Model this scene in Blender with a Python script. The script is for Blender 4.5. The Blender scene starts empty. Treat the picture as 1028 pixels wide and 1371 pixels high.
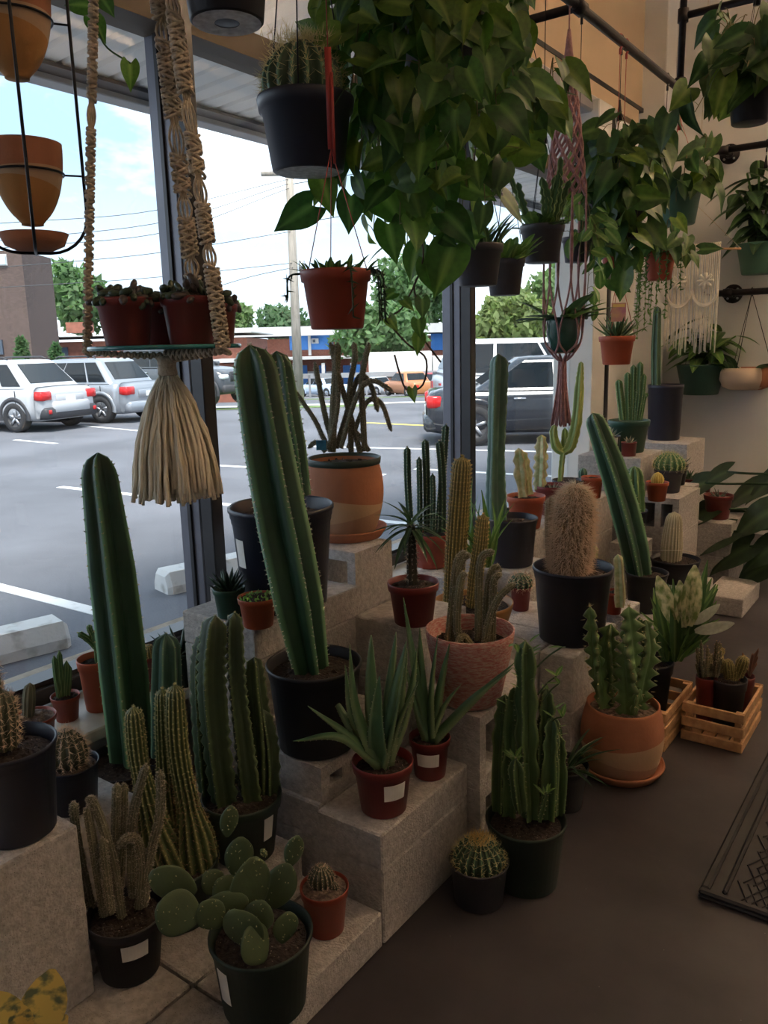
import bpy, bmesh, math, random
import numpy as np
from mathutils import Vector, Matrix, noise as mnoise
from math import sin, cos, pi, radians, sqrt, atan2

SC = bpy.context.scene
COL = SC.collection
rnd = random.Random(7)

# ---------------------------------------------------------------- camera
F_PX = 1080.0; EYE = 1.40
PITCH = radians(11.6); ROLL = radians(1.4); YAW = radians(36)
FW = np.array([-sin(YAW)*cos(PITCH), cos(YAW)*cos(PITCH), -sin(PITCH)])
_r0 = np.array([cos(YAW), sin(YAW), 0.0]); _u0 = np.cross(_r0, FW)
RT = _r0*cos(ROLL) - _u0*sin(ROLL); UP = _u0*cos(ROLL) + _r0*sin(ROLL)
CAM = np.array([0, 0, EYE])
F0 = np.array([-sin(YAW), cos(YAW), 0.0])      # horizontal view direction
cd = bpy.data.cameras.new('camera'); cam = bpy.data.objects.new('camera', cd); COL.objects.link(cam)
cd.sensor_fit = 'HORIZONTAL'; cd.sensor_width = 36.0; cd.lens = 36.0*F_PX/1028.0
cd.clip_start = 0.02; cd.clip_end = 800
cam.matrix_world = Matrix(((RT[0], UP[0], -FW[0], 0), (RT[1], UP[1], -FW[1], 0), (RT[2], UP[2], -FW[2], EYE), (0, 0, 0, 1)))
SC.camera = cam
SC.view_settings.view_transform = 'Standard'
SC.view_settings.look = 'None'
SC.view_settings.gamma = 1.0
SC.view_settings.use_curve_mapping = False
SC.view_settings.exposure = EXPOSURE = 1.85

# ---------------------------------------------------------------- sky and sun
W = bpy.data.worlds.new('sky'); SC.world = W; W.use_nodes = True
nt = W.node_tree; nt.nodes.clear()
def _n(nt, t, **k):
    n = nt.nodes.new(t)
    for a, b in k.items(): setattr(n, a, b)
    return n
_o = _n(nt, 'ShaderNodeOutputWorld'); _bg = _n(nt, 'ShaderNodeBackground')
_tc = _n(nt, 'ShaderNodeTexCoord'); _mp = _n(nt, 'ShaderNodeMapping'); _mp.inputs['Scale'].default_value = (1, 1, 2.6)
_nz = _n(nt, 'ShaderNodeTexNoise'); _nz.inputs['Scale'].default_value = 2.6; _nz.inputs['Detail'].default_value = 7; _nz.inputs['Roughness'].default_value = 0.55
_cr = _n(nt, 'ShaderNodeValToRGB')
_cr.color_ramp.elements[0].position = 0.46; _cr.color_ramp.elements[0].color = (0.15, 0.22, 0.30, 1)
_cr.color_ramp.elements[1].position = 0.68; _cr.color_ramp.elements[1].color = (0.76, 0.80, 0.84, 1)
_sp = _n(nt, 'ShaderNodeSeparateXYZ'); _mr = _n(nt, 'ShaderNodeMapRange'); _mx = _n(nt, 'ShaderNodeMixRGB')
_mr.inputs[1].default_value = 0.0; _mr.inputs[2].default_value = 0.22; _mr.inputs[3].default_value = 0.75; _mr.inputs[4].default_value = 0.0
_mx.inputs[2].default_value = (0.36, 0.41, 0.46, 1)
nt.links.new(_tc.outputs['Generated'], _mp.inputs['Vector']); nt.links.new(_mp.outputs[0], _nz.inputs['Vector'])
nt.links.new(_nz.outputs['Fac'], _cr.inputs[0]); nt.links.new(_tc.outputs['Generated'], _sp.inputs[0])
nt.links.new(_sp.outputs['Z'], _mr.inputs[0]); nt.links.new(_mr.outputs[0], _mx.inputs[0]); nt.links.new(_cr.outputs[0], _mx.inputs[1])
nt.links.new(_mx.outputs[0], _bg.inputs['Color']); nt.links.new(_bg.outputs[0], _o.inputs[0])
_bg.inputs['Strength'].default_value = 1.4
sl = bpy.data.lights.new('sun', 'SUN'); sun = bpy.data.objects.new('sun', sl); COL.objects.link(sun)
sl.energy = 2.3; sl.angle = radians(25); sl.color = (1.0, 0.96, 0.9)
sun.rotation_euler = Vector((0.35, -0.35, 1.0)).to_track_quat('Z', 'Y').to_euler(); sun.location = (3, -3, 12)

# ---------------------------------------------------------------- geometry helpers
def ray(px, py): return FW + RT*((px-514)/F_PX) - UP*((py-685.5)/F_PX)
def at_z(px, py, z): d = ray(px, py); return CAM + d*((z-EYE)/d[2])
def at_x(px, py, X): d = ray(px, py); return CAM + d*(X/d[0])
def at_y(px, py, Y): d = ray(px, py); return CAM + d*(Y/d[1])
def at_d(px, py, D): return CAM + ray(px, py)*D                     # D metres along the view axis
def at_h(px, py, D): d = ray(px, py); return CAM + d*(D/(d@F0))     # D metres along the horizontal view direction
def depth(p): return (np.asarray(p)-CAM) @ FW
def msize(px, p): return px*depth(p)/F_PX
def on_face(px, py, p, off=0.0):
    """point seen at a pixel on the upright plane through p that faces the viewer's stand"""
    p = np.asarray(p, float); n = np.array([p[0], p[1], 0.0]); n /= np.linalg.norm(n)
    d = ray(px, py); return CAM + d*(((p-CAM)@n+off)/(d@n))
def seat(cx, cy, w, z, asp):
    """rim centre pixel and rim width -> base point on the level z, radius, height"""
    h = .15
    for _ in range(8):
        p = at_z(cx, cy, z+h); r = w/2*depth(p)/F_PX; h = asp*2*r
    return np.array([p[0], p[1], z]), r, h
def V(*a): return np.array(a, float)
def unit(v): v = np.asarray(v, float); return v/max(1e-9, np.linalg.norm(v))

def tag(o, label=None, cat=None, group=None, kind=None):
    if label: o['label'] = label
    if cat: o['category'] = cat
    if group: o['group'] = group
    if kind: o['kind'] = kind
    return o
def empty(name, loc, label, cat, group=None):
    o = bpy.data.objects.new(name, None); COL.objects.link(o); o.empty_display_size = .05
    o.location = Vector(loc); return tag(o, label, cat, group)
def link(name, me, parent=None, loc=None):
    o = bpy.data.objects.new(name, me); COL.objects.link(o)
    if parent is not None: o.parent = parent
    if loc is not None: o.location = Vector(loc)
    return o

class MB:
    """collects shapes for ONE mesh"""
    def __init__(s): s.v = []; s.f = []; s.m = []; s.a = []; s.n = 0
    def add(s, vs, fs, mi=0, att=None):
        vs = np.asarray(vs, float).reshape(-1, 3); s.v.append(vs)
        s.a.append(np.zeros(len(vs)) if att is None else np.asarray(att, float))
        k = s.n
        s.f.extend([tuple(i+k for i in q) for q in fs]); s.m.extend([mi]*len(fs)); s.n += len(vs)
        return s
    def box(s, x0, x1, y0, y1, z0, z1, mi=0, b=0.0):
        if b <= 0:
            vs = [(x, y, z) for z in (z0, z1) for y in (y0, y1) for x in (x0, x1)]
            return s.add(vs, [(0, 2, 3, 1), (4, 5, 7, 6), (0, 1, 5, 4), (2, 6, 7, 3), (0, 4, 6, 2), (1, 3, 7, 5)], mi)
        bm = bmesh.new(); bmesh.ops.create_cube(bm, size=1)
        for q in bm.verts: q.co = Vector(((x0+x1)/2+q.co.x*(x1-x0), (y0+y1)/2+q.co.y*(y1-y0), (z0+z1)/2+q.co.z*(z1-z0)))
        bmesh.ops.bevel(bm, geom=list(bm.edges), offset=b, segments=1, affect='EDGES')
        return s.bm(bm, mi)
    def bm(s, bm, mi=0, M=None):
        bm.verts.ensure_lookup_table(); bm.verts.index_update()
        vs = [(M @ q.co if M else q.co)[:] for q in bm.verts]; fs = [tuple(q.index for q in f.verts) for f in bm.faces]
        bm.free(); return s.add(vs, fs, mi)
    def obox(s, c, ex, ey, ez, mi=0):
        """box at centre c with half-axis vectors"""
        c, ex, ey, ez = map(lambda q: np.asarray(q, float), (c, ex, ey, ez))
        vs = [c+i*ex+j*ey+k*ez for k in (-1, 1) for j in (-1, 1) for i in (-1, 1)]
        return s.add(vs, [(0, 2, 3, 1), (4, 5, 7, 6), (0, 1, 5, 4), (2, 6, 7, 3), (0, 4, 6, 2), (1, 3, 7, 5)], mi)
    def grid(s, P, mi=0, closed=False, att=None, capa=False, capb=False):
        """P: (n,m,3) rings; closed joins each ring"""
        P = np.asarray(P, float); n, m, _ = P.shape; fs = []
        for i in range(n-1):
            for j in range(m if closed else m-1):
                k = (j+1) % m; fs.append((i*m+j, i*m+k, (i+1)*m+k, (i+1)*m+j))
        if capa: fs.append(tuple(range(m-1, -1, -1)))
        if capb: fs.append(tuple((n-1)*m+j for j in range(m)))
        return s.add(P.reshape(-1, 3), fs, mi, None if att is None else np.asarray(att).reshape(-1))
    def lathe(s, prof, n=32, c=(0, 0, 0), mi=0, att=None):
        a = np.linspace(0, 2*pi, n, endpoint=False); ca, sa = np.cos(a), np.sin(a)
        P = np.array([[(c[0]+r*x, c[1]+r*y, c[2]+z) for x, y in zip(ca, sa)] for r, z in prof])
        return s.grid(P, mi, True, None if att is None else np.repeat(np.array(att)[:, None], n, 1))
    def tube(s, path, r, n=8, mi=0, closed=False, cap=True):
        path = np.asarray(path, float); r = np.broadcast_to(np.asarray(r, float), (len(path),))
        T, N, B = frames(path, closed); a = np.linspace(0, 2*pi, n, endpoint=False)
        P = path[:, None, :] + r[:, None, None]*(np.cos(a)[None, :, None]*N[:, None, :]+np.sin(a)[None, :, None]*B[:, None, :])
        if closed: P = np.concatenate([P, P[:1]])
        return s.grid(P, mi, True, capa=cap and not closed, capb=cap and not closed)
    def spines(s, P, D, Ln, r, mi=0):
        """thin three-sided needles"""
        P = np.asarray(P, float); D = np.asarray(D, float)
        if len(P) == 0: return s
        D = D/np.linalg.norm(D, axis=1)[:, None]; Ln = np.broadcast_to(np.asarray(Ln, float), (len(P),))
        h = np.where(np.abs(D[:, 2:3]) < .9, np.array([[0, 0, 1.]]), np.array([[1., 0, 0]]))
        A = np.cross(D, h); A /= np.linalg.norm(A, axis=1)[:, None]; Bv = np.cross(D, A)
        vs = np.stack([P+r*A, P+r*(-.5*A+.866*Bv), P+r*(-.5*A-.866*Bv), P+D*Ln[:, None]], 1).reshape(-1, 3)
        k = s.n; s.v.append(vs); s.a.append(np.zeros(len(vs))); q = len(P)
        for i in range(q):
            b = k+4*i; s.f += [(b, b+1, b+3), (b+1, b+2, b+3), (b+2, b, b+3)]
        s.m.extend([mi]*(3*q)); s.n += 4*q
        return s
    def mesh(s, name, mats, smooth=True):
        me = bpy.data.meshes.new(name)
        me.from_pydata(np.concatenate(s.v).tolist() if s.v else [], [], s.f)
        for m in (mats if isinstance(mats, (list, tuple)) else [mats]): me.materials.append(m)
        if len(me.materials) > 1: me.polygons.foreach_set('material_index', s.m)
        if smooth: me.polygons.foreach_set('use_smooth', [True]*len(me.polygons))
        A = np.concatenate(s.a) if s.a else np.zeros(0)
        if len(A) and A.max() > 0:
            at = me.attributes.new('rib', 'FLOAT', 'POINT'); at.data.foreach_set('value', A.astype(np.float32))
        me.update(); return me
    def build(s, name, mats, parent=None, smooth=True, loc=None, kind=None):
        o = link(name, s.mesh(name, mats, smooth), parent, loc)
        if kind: o['kind'] = kind
        return o

def frames(path, closed=False):
    path = np.asarray(path, float); n = len(path)
    T = np.zeros_like(path)
    if closed: T = np.roll(path, -1, 0)-np.roll(path, 1, 0)
    else:
        T[1:-1] = path[2:]-path[:-2]; T[0] = path[1]-path[0]; T[-1] = path[-1]-path[-2]
    T /= np.maximum(1e-9, np.linalg.norm(T, axis=1))[:, None]
    h = V(1, 0, 0) if abs(T[0][0]) < .9 else V(0, 1, 0)
    N = np.zeros_like(path); N[0] = unit(h-T[0]*(h@T[0]))
    for i in range(1, n):
        N[i] = unit(N[i-1]-T[i]*(N[i-1]@T[i]))
    return T, N, np.cross(T, N)
def spline(pts, n):
    """Catmull-Rom through pts, n samples"""
    p = np.asarray(pts, float)
    if len(p) == 2: return p[0]+(p[1]-p[0])*np.linspace(0, 1, n)[:, None]
    q = np.concatenate([[2*p[0]-p[1]], p, [2*p[-1]-p[-2]]]); out = []
    for t in np.linspace(0, len(p)-1-1e-6, n):
        i = int(t); u = t-i; a, b, c, d = q[i:i+4]
        out.append(.5*((2*b)+(-a+c)*u+(2*a-5*b+4*c-d)*u*u+(-a+3*b-3*c+d)*u**3))
    return np.array(out)

# ---------------------------------------------------------------- materials
MATS = {}
def mat(name, col, rough=.6, var=0.0, scale=20, col2=None, bump=0.0, bscale=None, metal=0.0, rib=None, trans=0.0, spec=.5, speck=None, alpha_glass=False, coord='Object', detail=4, sheen=0, aniso=None, fac=(.35, .65)):
    """procedural material: colour varied by noise, optional ridge tint from the 'rib' attribute, leaf translucency, bump"""
    if name in MATS: return MATS[name]
    m = bpy.data.materials.new(name); m.use_nodes = True; MATS[name] = m
    n = m.node_tree; b = n.nodes['Principled BSDF']; L = n.links.new
    b.inputs['Roughness'].default_value = rough; b.inputs['Metallic'].default_value = metal; b.inputs['Specular IOR Level'].default_value = spec
    c4 = (*col, 1); b.inputs['Base Color'].default_value = c4
    tc = _n(n, 'ShaderNodeTexCoord'); src = tc.outputs[coord]
    if aniso:
        mp = _n(n, 'ShaderNodeMapping'); mp.inputs['Scale'].default_value = aniso; L(src, mp.inputs[0]); src = mp.outputs[0]
    out = None
    if var or col2 is not None:
        nz = _n(n, 'ShaderNodeTexNoise'); nz.inputs['Scale'].default_value = scale; nz.inputs['Detail'].default_value = detail; L(src, nz.inputs['Vector'])
        cr = _n(n, 'ShaderNodeValToRGB'); c2 = col2 or tuple(x*(1-var) for x in col)
        cr.color_ramp.elements[0].position = fac[0]; cr.color_ramp.elements[1].position = fac[1]
        cr.color_ramp.elements[0].color = (*c2, 1); cr.color_ramp.elements[1].color = c4
        L(nz.outputs['Fac'], cr.inputs[0]); out = cr.outputs[0]
    if speck:
        sc, sz, scol = speck
        vo = _n(n, 'ShaderNodeTexVoronoi'); vo.inputs['Scale'].default_value = sc; L(src, vo.inputs['Vector'])
        lt = _n(n, 'ShaderNodeMath', operation='LESS_THAN'); lt.inputs[1].default_value = sz; L(vo.outputs['Distance'], lt.inputs[0])
        mx = _n(n, 'ShaderNodeMixRGB'); mx.inputs[1].default_value = c4; mx.inputs[2].default_value = (*scol, 1)
        if out: L(out, mx.inputs[1])
        L(lt.outputs[0], mx.inputs[0]); out = mx.outputs[0]
    if rib is not None:
        at = _n(n, 'ShaderNodeAttribute', attribute_name='rib'); mx = _n(n, 'ShaderNodeMixRGB')
        mx.inputs[1].default_value = c4; mx.inputs[2].default_value = (*rib, 1)
        if out: L(out, mx.inputs[1])
        L(at.outputs['Fac'], mx.inputs[0]); out = mx.outputs[0]
    if out: L(out, b.inputs['Base Color'])
    if bump:
        nb = _n(n, 'ShaderNodeTexNoise'); nb.inputs['Scale'].default_value = bscale or scale; nb.inputs['Detail'].default_value = 5; L(src, nb.inputs['Vector'])
        bp = _n(n, 'ShaderNodeBump'); bp.inputs['Strength'].default_value = bump; bp.inputs['Distance'].default_value = .01
        L(nb.outputs['Fac'], bp.inputs['Height']); L(bp.outputs[0], b.inputs['Normal'])
    if trans:
        tr = _n(n, 'ShaderNodeBsdfTranslucent'); ms = _n(n, 'ShaderNodeMixShader'); ms.inputs[0].default_value = trans
        hs = _n(n, 'ShaderNodeHueSaturation'); hs.inputs['Value'].default_value = 2.2; hs.inputs['Saturation'].default_value = 1.1; hs.inputs['Hue'].default_value = .495
        hs.inputs['Color'].default_value = c4
        if out: L(out, hs.inputs['Color'])
        L(hs.outputs[0], tr.inputs[0]); L(b.outputs[0], ms.inputs[1]); L(tr.outputs[0], ms.inputs[2])
        L(ms.outputs[0], n.nodes['Material Output'].inputs[0])
    return m
def glass_mat(name, tint=(1, 1, 1), f0=.03, gloss=.0):
    if name in MATS: return MATS[name]
    m = bpy.data.materials.new(name); m.use_nodes = True; MATS[name] = m; n = m.node_tree; n.nodes.remove(n.nodes['Principled BSDF'])
    tr = _n(n, 'ShaderNodeBsdfTransparent'); tr.inputs[0].default_value = (*tint, 1)
    gl = _n(n, 'ShaderNodeBsdfGlossy'); gl.inputs['Roughness'].default_value = gloss
    lw = _n(n, 'ShaderNodeLayerWeight'); lw.inputs[0].default_value = .5; pw = _n(n, 'ShaderNodeMath', operation='POWER'); pw.inputs[1].default_value = 5
    ma = _n(n, 'ShaderNodeMath', operation='MULTIPLY_ADD'); ma.inputs[1].default_value = .9; ma.inputs[2].default_value = f0; ms = _n(n, 'ShaderNodeMixShader')
    n.links.new(lw.outputs['Facing'], pw.inputs[0]); n.links.new(pw.outputs[0], ma.inputs[0]); n.links.new(ma.outputs[0], ms.inputs[0]); n.links.new(tr.outputs[0], ms.inputs[1]); n.links.new(gl.outputs[0], ms.inputs[2])
    n.links.new(ms.outputs[0], n.nodes['Material Output'].inputs[0]); return m
def emit_mat(name, col, s):
    if name in MATS: return MATS[name]
    m = bpy.data.materials.new(name); m.use_nodes = True; MATS[name] = m; b = m.node_tree.nodes['Principled BSDF']
    b.inputs['Base Color'].default_value = (*col, 1); b.inputs['Emission Color'].default_value = (*col, 1); b.inputs['Emission Strength'].default_value = s; return m

def band_mat(name, cols, cuts, rough=.85):
    """painted bands round a pot: cols from top to foot, cuts = (height, amplitude, phase)"""
    if name in MATS: return MATS[name]
    m = mat(name, cols[0], rough, .12, 14, bump=.1, bscale=90); n = m.node_tree; L = n.links.new; b = n.nodes['Principled BSDF']
    src = b.inputs['Base Color'].links[0].from_socket; tc = _n(n, 'ShaderNodeTexCoord'); sp = _n(n, 'ShaderNodeSeparateXYZ'); L(tc.outputs['Object'], sp.inputs[0])
    at = _n(n, 'ShaderNodeMath', operation='ARCTAN2'); L(sp.outputs['Y'], at.inputs[0]); L(sp.outputs['X'], at.inputs[1])
    for c, (z, amp, ph) in zip(cols[1:], cuts):
        ad = _n(n, 'ShaderNodeMath', operation='ADD'); ad.inputs[1].default_value = ph; L(at.outputs[0], ad.inputs[0])
        si = _n(n, 'ShaderNodeMath', operation='SINE'); L(ad.outputs[0], si.inputs[0])
        ma = _n(n, 'ShaderNodeMath', operation='MULTIPLY_ADD'); ma.inputs[1].default_value = amp; ma.inputs[2].default_value = z; L(si.outputs[0], ma.inputs[0])
        lt = _n(n, 'ShaderNodeMath', operation='LESS_THAN'); L(sp.outputs['Z'], lt.inputs[0]); L(ma.outputs[0], lt.inputs[1])
        mx = _n(n, 'ShaderNodeMixRGB'); mx.inputs[2].default_value = (*c, 1); L(lt.outputs[0], mx.inputs[0]); L(src, mx.inputs[1]); src = mx.outputs[0]
    L(src, b.inputs['Base Color']); return m
M_wall = mat('painted_wall', (.76, .76, .75), .85, .06, 3, bump=.05, bscale=60)
M_warm = mat('tan_paint', (.66, .50, .34), .85, .06, 3)
M_floor = mat('stained_concrete', (.070, .063, .070), .38, col2=(.028, .025, .030), scale=2.2, detail=9, bump=.04, bscale=30, speck=(22, .018, (.4, .38, .34)))
M_block = mat('concrete_block', (.53, .50, .48), .95, col2=(.38, .355, .34), scale=60, bump=.6, bscale=160, speck=(120, .12, (.2, .19, .18)))
M_frame = mat('dark_bronze_frame', (.035, .033, .036), .35, .2, 8, metal=.3)
M_frame_daylit = mat('daylit_grey_frame', (.16, .16, .19), .35, .2, 8, metal=.4)  # outdoor reflection on the dark mullion side, put into the colour
M_sill = mat('sill_paint', (.62, .62, .56), .5, .15, 12)
M_stone = mat('outer_sill', (.52, .45, .36), .9, .3, 25, bump=.3)
M_glass = glass_mat('window_glass', (.97, .98, .98))
M_silver = mat('silver_metal', (.5, .5, .52), .3, .1, 5, metal=.7)
M_pipe = mat('black_iron_pipe', (.035, .028, .03), .45, .4, 30, metal=.6)
M_white = mat('white_paint', (.78, .77, .74), .7, .08, 5)
M_black = mat('black_plastic', (.018, .018, .024), .42, .2, 8)
M_navy = mat('navy_black_plastic', (.020, .022, .040), .4, .2, 8)
M_greyp = mat('grey_plastic', (.060, .055, .066), .45, .15, 8)
M_red = mat('brick_red_plastic', (.33, .055, .030), .45, .2, 9)
M_dred = mat('dark_red_plastic', (.20, .028, .026), .42, .15, 9)
M_orange = mat('orange_plastic', (.50, .105, .045), .5, .15, 9)
M_greenp = mat('green_plastic', (.035, .10, .065), .45, .2, 9)
M_dgreenp = mat('dark_green_plastic', (.022, .040, .028), .5, .2, 9)
M_pgreen = mat('pale_green_plastic', (.10, .22, .15), .5, .15, 9)
M_terra = mat('terracotta', (.42, .165, .085), .85, .18, 12, bump=.1, bscale=90)
M_terral = mat('terracotta_pale_band', (.50, .33, .20), .9, .12, 12, bump=.1, bscale=90)
M_terrac = mat('terracotta_clay_base', (.44, .27, .17), .9, .12, 12, bump=.1, bscale=90)
M_soil = mat('potting_soil', (.055, .036, .028), .95, col2=(.018, .012, .010), scale=90, bump=1.0, bscale=120, speck=(95, .13, (.22, .17, .14)))
M_gravel = mat('brown_gravel', (.26, .19, .15), .95, col2=(.10, .07, .06), scale=70, bump=1.0, bscale=100)
M_paper = mat('paper_label', (.80, .78, .74), .7, .08, 40)
M_wood = mat('pine_wood', (.60, .36, .18), .65, col2=(.44, .24, .11), scale=3, aniso=(14, 14, 14), bump=.05)
M_rope = mat('natural_cotton_cord', (.62, .52, .40), .95, .35, 60, bump=.4, bscale=200)
M_pink = mat('dusty_pink_cord', (.50, .27, .27), .95, .3, 60, bump=.4, bscale=200)
M_wool = mat('cream_wool', (.90, .82, .66), .95, .25, 14)
M_wire = mat('black_wire', (.02, .02, .025), .4, .1, 10, metal=.5)
M_redw = mat('red_strap', (.42, .05, .04), .5, .1, 10)
# ================================================================ the room
XW = -2.05; YB = 6.2; XR = 4.2; YR = -3.6; ZC = 3.9; LOT = -0.28
def struct(name, mb, m, parent=None, smooth=False, label=None):
    o = mb.build(name, m, parent, smooth)
    if parent is None: tag(o, label, None, None, 'structure')
    return o
def box1(*a, **k): return MB().box(*a, **k)
struct('floor', box1(XW-.2, XR+.15, YR-.15, YB+.15, -.12, 0), M_floor, label='dark stained polished concrete shop floor')
struct('ceiling', box1(XW-.2, XR+.15, YR-.15, YB+.15, ZC, ZC+.15), M_warm, label='tan painted shop ceiling')
struct('wall_back', box1(XW-.2, XR+.15, YB, YB+.15, 0, ZC), M_wall, label='off white plaster end wall behind the hanging baskets')
struct('wall_right', box1(XR, XR+.15, YR-.15, YB, 0, ZC), M_wall, label='off white side wall opposite the windows')
struct('wall_rear', box1(XW-.2, XR, YR-.15, YR, 0, ZC), M_wall, label='off white wall behind the shop floor')
wl = MB()
wl.box(XW-.2, XW, YR, YB, 0, .385)                       # knee wall under the glass
wl.box(XW-.2, XW, 5.46, YB, .385, 2.83)                  # solid bay beside the last window
wl.box(XW-.2, XW, YR, -3.3, .385, 2.83)
struct('wall_window', wl, M_wall, label='low white wall under the shop windows')
struct('wall_upper', box1(XW-.2, XW, YR, YB, 2.97, ZC), M_warm, label='tan painted wall above the window head')
struct('trim_1', box1(XW-.03, XW+.015, YR, YB, 2.945, 2.972), M_frame, label='thin dark trim line above the window head')
struct('trim_2', box1(XW-.2, XW+.01, YR, 5.9, 2.86, 2.945), M_warm, label='tan header panel over the windows')
struct('trim_3', box1(XW-.16, XW+.03, YR, 5.46, 2.76, 2.86, b=.012), M_silver, label='silver metal window head rail')
struct('trim_4', box1(XW-.13, XW, YR, 5.03, 2.352, 2.43), mat('shaded_tan_rail', (.17, .125, .085), .6, .1, 5), label='tan transom rail coloured in its shaded tone across the windows')  # tan rail: its shade is put into the brown colour
pl = MB(); pl.box(XW-.2, XW+.07, 5.03, 5.25, .385, 2.83, b=.006)
struct('wall_column', pl, M_white, label='white painted column between window and end wall')
pl = MB(); pl.box(XW-.02, XW+.16, 5.98, YB, 0, ZC, b=.006)
struct('wall_pilaster', pl, M_wall, label='shallow white pilaster in the window corner')
# sill board, outer sill
struct('trim_5', box1(XW, -1.80, YR, 5.4, .385, .42, b=.004), M_sill, label='painted sill board below the windows')
struct('trim_6', box1(XW-.30, XW-.12, YR, 5.4, .30, .415, b=.006), M_stone, label='pale stone outer window sill')
# windows: bottom rail, mullion, panes
MULL = [-3.3, -1.65, .09, 1.83, 3.57, 5.03]
for i in range(5):
    y0, y1 = MULL[i], MULL[i+1]
    fb = MB()
    fb.box(XW-.12, XW-.005, y0, y1, .42, .468, b=.004)
    fb.box(XW-.10, XW-.03, y0, y1, .468, .482)
    if i < 4:
        fb.box(XW-.135, XW-.03, y1-.028, y1+.028, .42, 2.80, 1, b=.004)
        fb.box(XW-.03, XW+.028, y1-.026, y1+.026, .42, 2.80, 0, b=.004)
        fb.box(XW-.085, XW-.07, y1-.036, y1+.036, .42, 2.80, 0)
    else:
        fb.box(XW-.13, XW+.02, 5.25, 5.46, .42, 2.80, 1, b=.004)
        fb.box(XW-.10, XW+.045, 5.33, 5.37, .42, 2.80, 0, b=.004)
    w = struct('window_%d' % (i+1), fb, [M_frame, M_frame_daylit], label=['dark metal shop window bay far behind the viewer', 'dark metal shop window bay beside the standing block', 'dark metal shop window bay behind the macrame shelf', 'dark metal shop window bay behind the tallest cacti', 'dark metal shop window bay with the black sedan outside'][i])
    p = box1(XW-.085, XW-.079, y0, y1, .47, 2.36).build('pane', M_glass, w, False)
    p = box1(XW-.085, XW-.079, y0, y1, 2.42, 2.79).build('transom_pane', M_glass, w, False)
# unseen shop lamps; bowls added to block downward light and brighten the ceiling
for (x, y, pw, lab) in ((.9, 4.6, 1500, 'unseen lamp in an added black bowl throwing light up by the end wall'), (1.4, .9, 270, 'unseen lamp in an added black bowl over the middle of the shop'), (.3, -1.8, 110, 'unseen lamp in an added black bowl near the rear wall')):
    t = empty('pendant_lamp', (x, y, ZC), lab, 'lamp', 'bowl pendant lamps of the shop')
    a = MB(); a.lathe([(0, 0), (.07, 0), (.07, -.025), (.012, -.03), (.012, -.52), (0, -.52)], 20); a.build('stem', M_pipe, t)
    a = MB(); a.lathe([(0, -.56), (.08, -.555), (.17, -.50), (.20, -.42), (.195, -.42), (.165, -.49), (.08, -.54), (0, -.545)], 28); a.build('lamp_shade', M_pipe, t)
    a = MB(); a.lathe([(.013, -.50), (.04, -.49), (.05, -.46), (.04, -.43), (.013, -.42)], 16); a.build('bulb', emit_mat('warm_bulb_%d' % pw, (1.0, .89, .76), pw), t)

# ---------------------------------------------------------------- pipe rack under the ceiling
t = empty('pipe_rack', (-1.32, 3.0, ZC), 'black iron pipe rack hanging from the ceiling', 'pipe rack')
PX, PZ = -1.32, 2.615
a = MB()
a.tube([V(0, -2.2, PZ-ZC), V(0, 1.43, PZ-ZC)], .019, 12); a.build('rail', M_pipe, t)
a = MB(); a.tube([V(0, 1.40, PZ-ZC), V(0, 1.40, 0)], .017, 12)
for z in (PZ-ZC+.02, .33+PZ-ZC): a.tube([V(0, 1.40, z-.03), V(0, 1.40, z+.03)], .026, 12)
a.build('drop_pipe', M_pipe, t)
a = MB(); a.tube([V(0, 1.405, PZ-ZC+.33), V(1.5, 1.405, PZ-ZC+.33)], .017, 12); a.build('side_pipe', M_pipe, t)
a = MB(); a.tube([V(0, .12, PZ-ZC), V(XW+1.32, .12, PZ-ZC)], .017, 12); a.build('cross_pipe', M_pipe, t)
a = MB(); a.tube([V(0, -2.0, PZ-ZC), V(0, -2.0, 0)], .017, 12); a.build('drop_pipe', M_pipe, t)
for y in (.12, 1.43):
    a = MB(); a.tube([V(0, y-.035, PZ-ZC), V(0, y+.035, PZ-ZC)], .028, 12); a.build('pipe_fitting', M_pipe, t)
a = MB(); a.tube([V(XW+1.32+.002, .12, PZ-ZC), V(XW+1.32+.014, .12, PZ-ZC)], .045, 16); a.build('flange', M_pipe, t)
# pipe brackets on the end wall
def wall_bracket(px, py, label):
    p = at_y(px, py, YB-.16); x0 = p[0]; z = p[2]
    t = empty('wall_pipe_bracket', (x0, YB, z), label, 'pipe rail')
    a = MB(); a.tube([V(0, -.16, 0), V(2.6, -.16, 0)], .022, 12); a.build('rail', M_pipe, t)
    for x in (.06, 2.5):
        a = MB(); a.tube([V(x, 0, -.0), V(x, -.16, 0)], .02, 12); a.tube([V(x-.03, -.16, 0), V(x+.03, -.16, 0)], .03, 12); a.build('arm', M_pipe, t)
        a = MB(); a.tube([V(x, -.001, 0), V(x, -.02, 0)], .065, 20); a.tube([V(x, -.02, 0), V(x, -.05, 0)], .03, 14); fl = a.build('flange', M_pipe, t)
        for k in range(4):
            a = MB(); q = k*pi/2+pi/4; c = V(x+.045*cos(q), -.021, .045*sin(q)); a.tube([c, c+V(0, -.006, 0)], .008, 8); a.build('screw', M_silver, fl)
    return z
ZP1 = wall_bracket(957, 203, 'upper black iron pipe rail on the end wall')
ZP2 = wall_bracket(962, 393, 'lower black iron pipe rail on the end wall')

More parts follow.
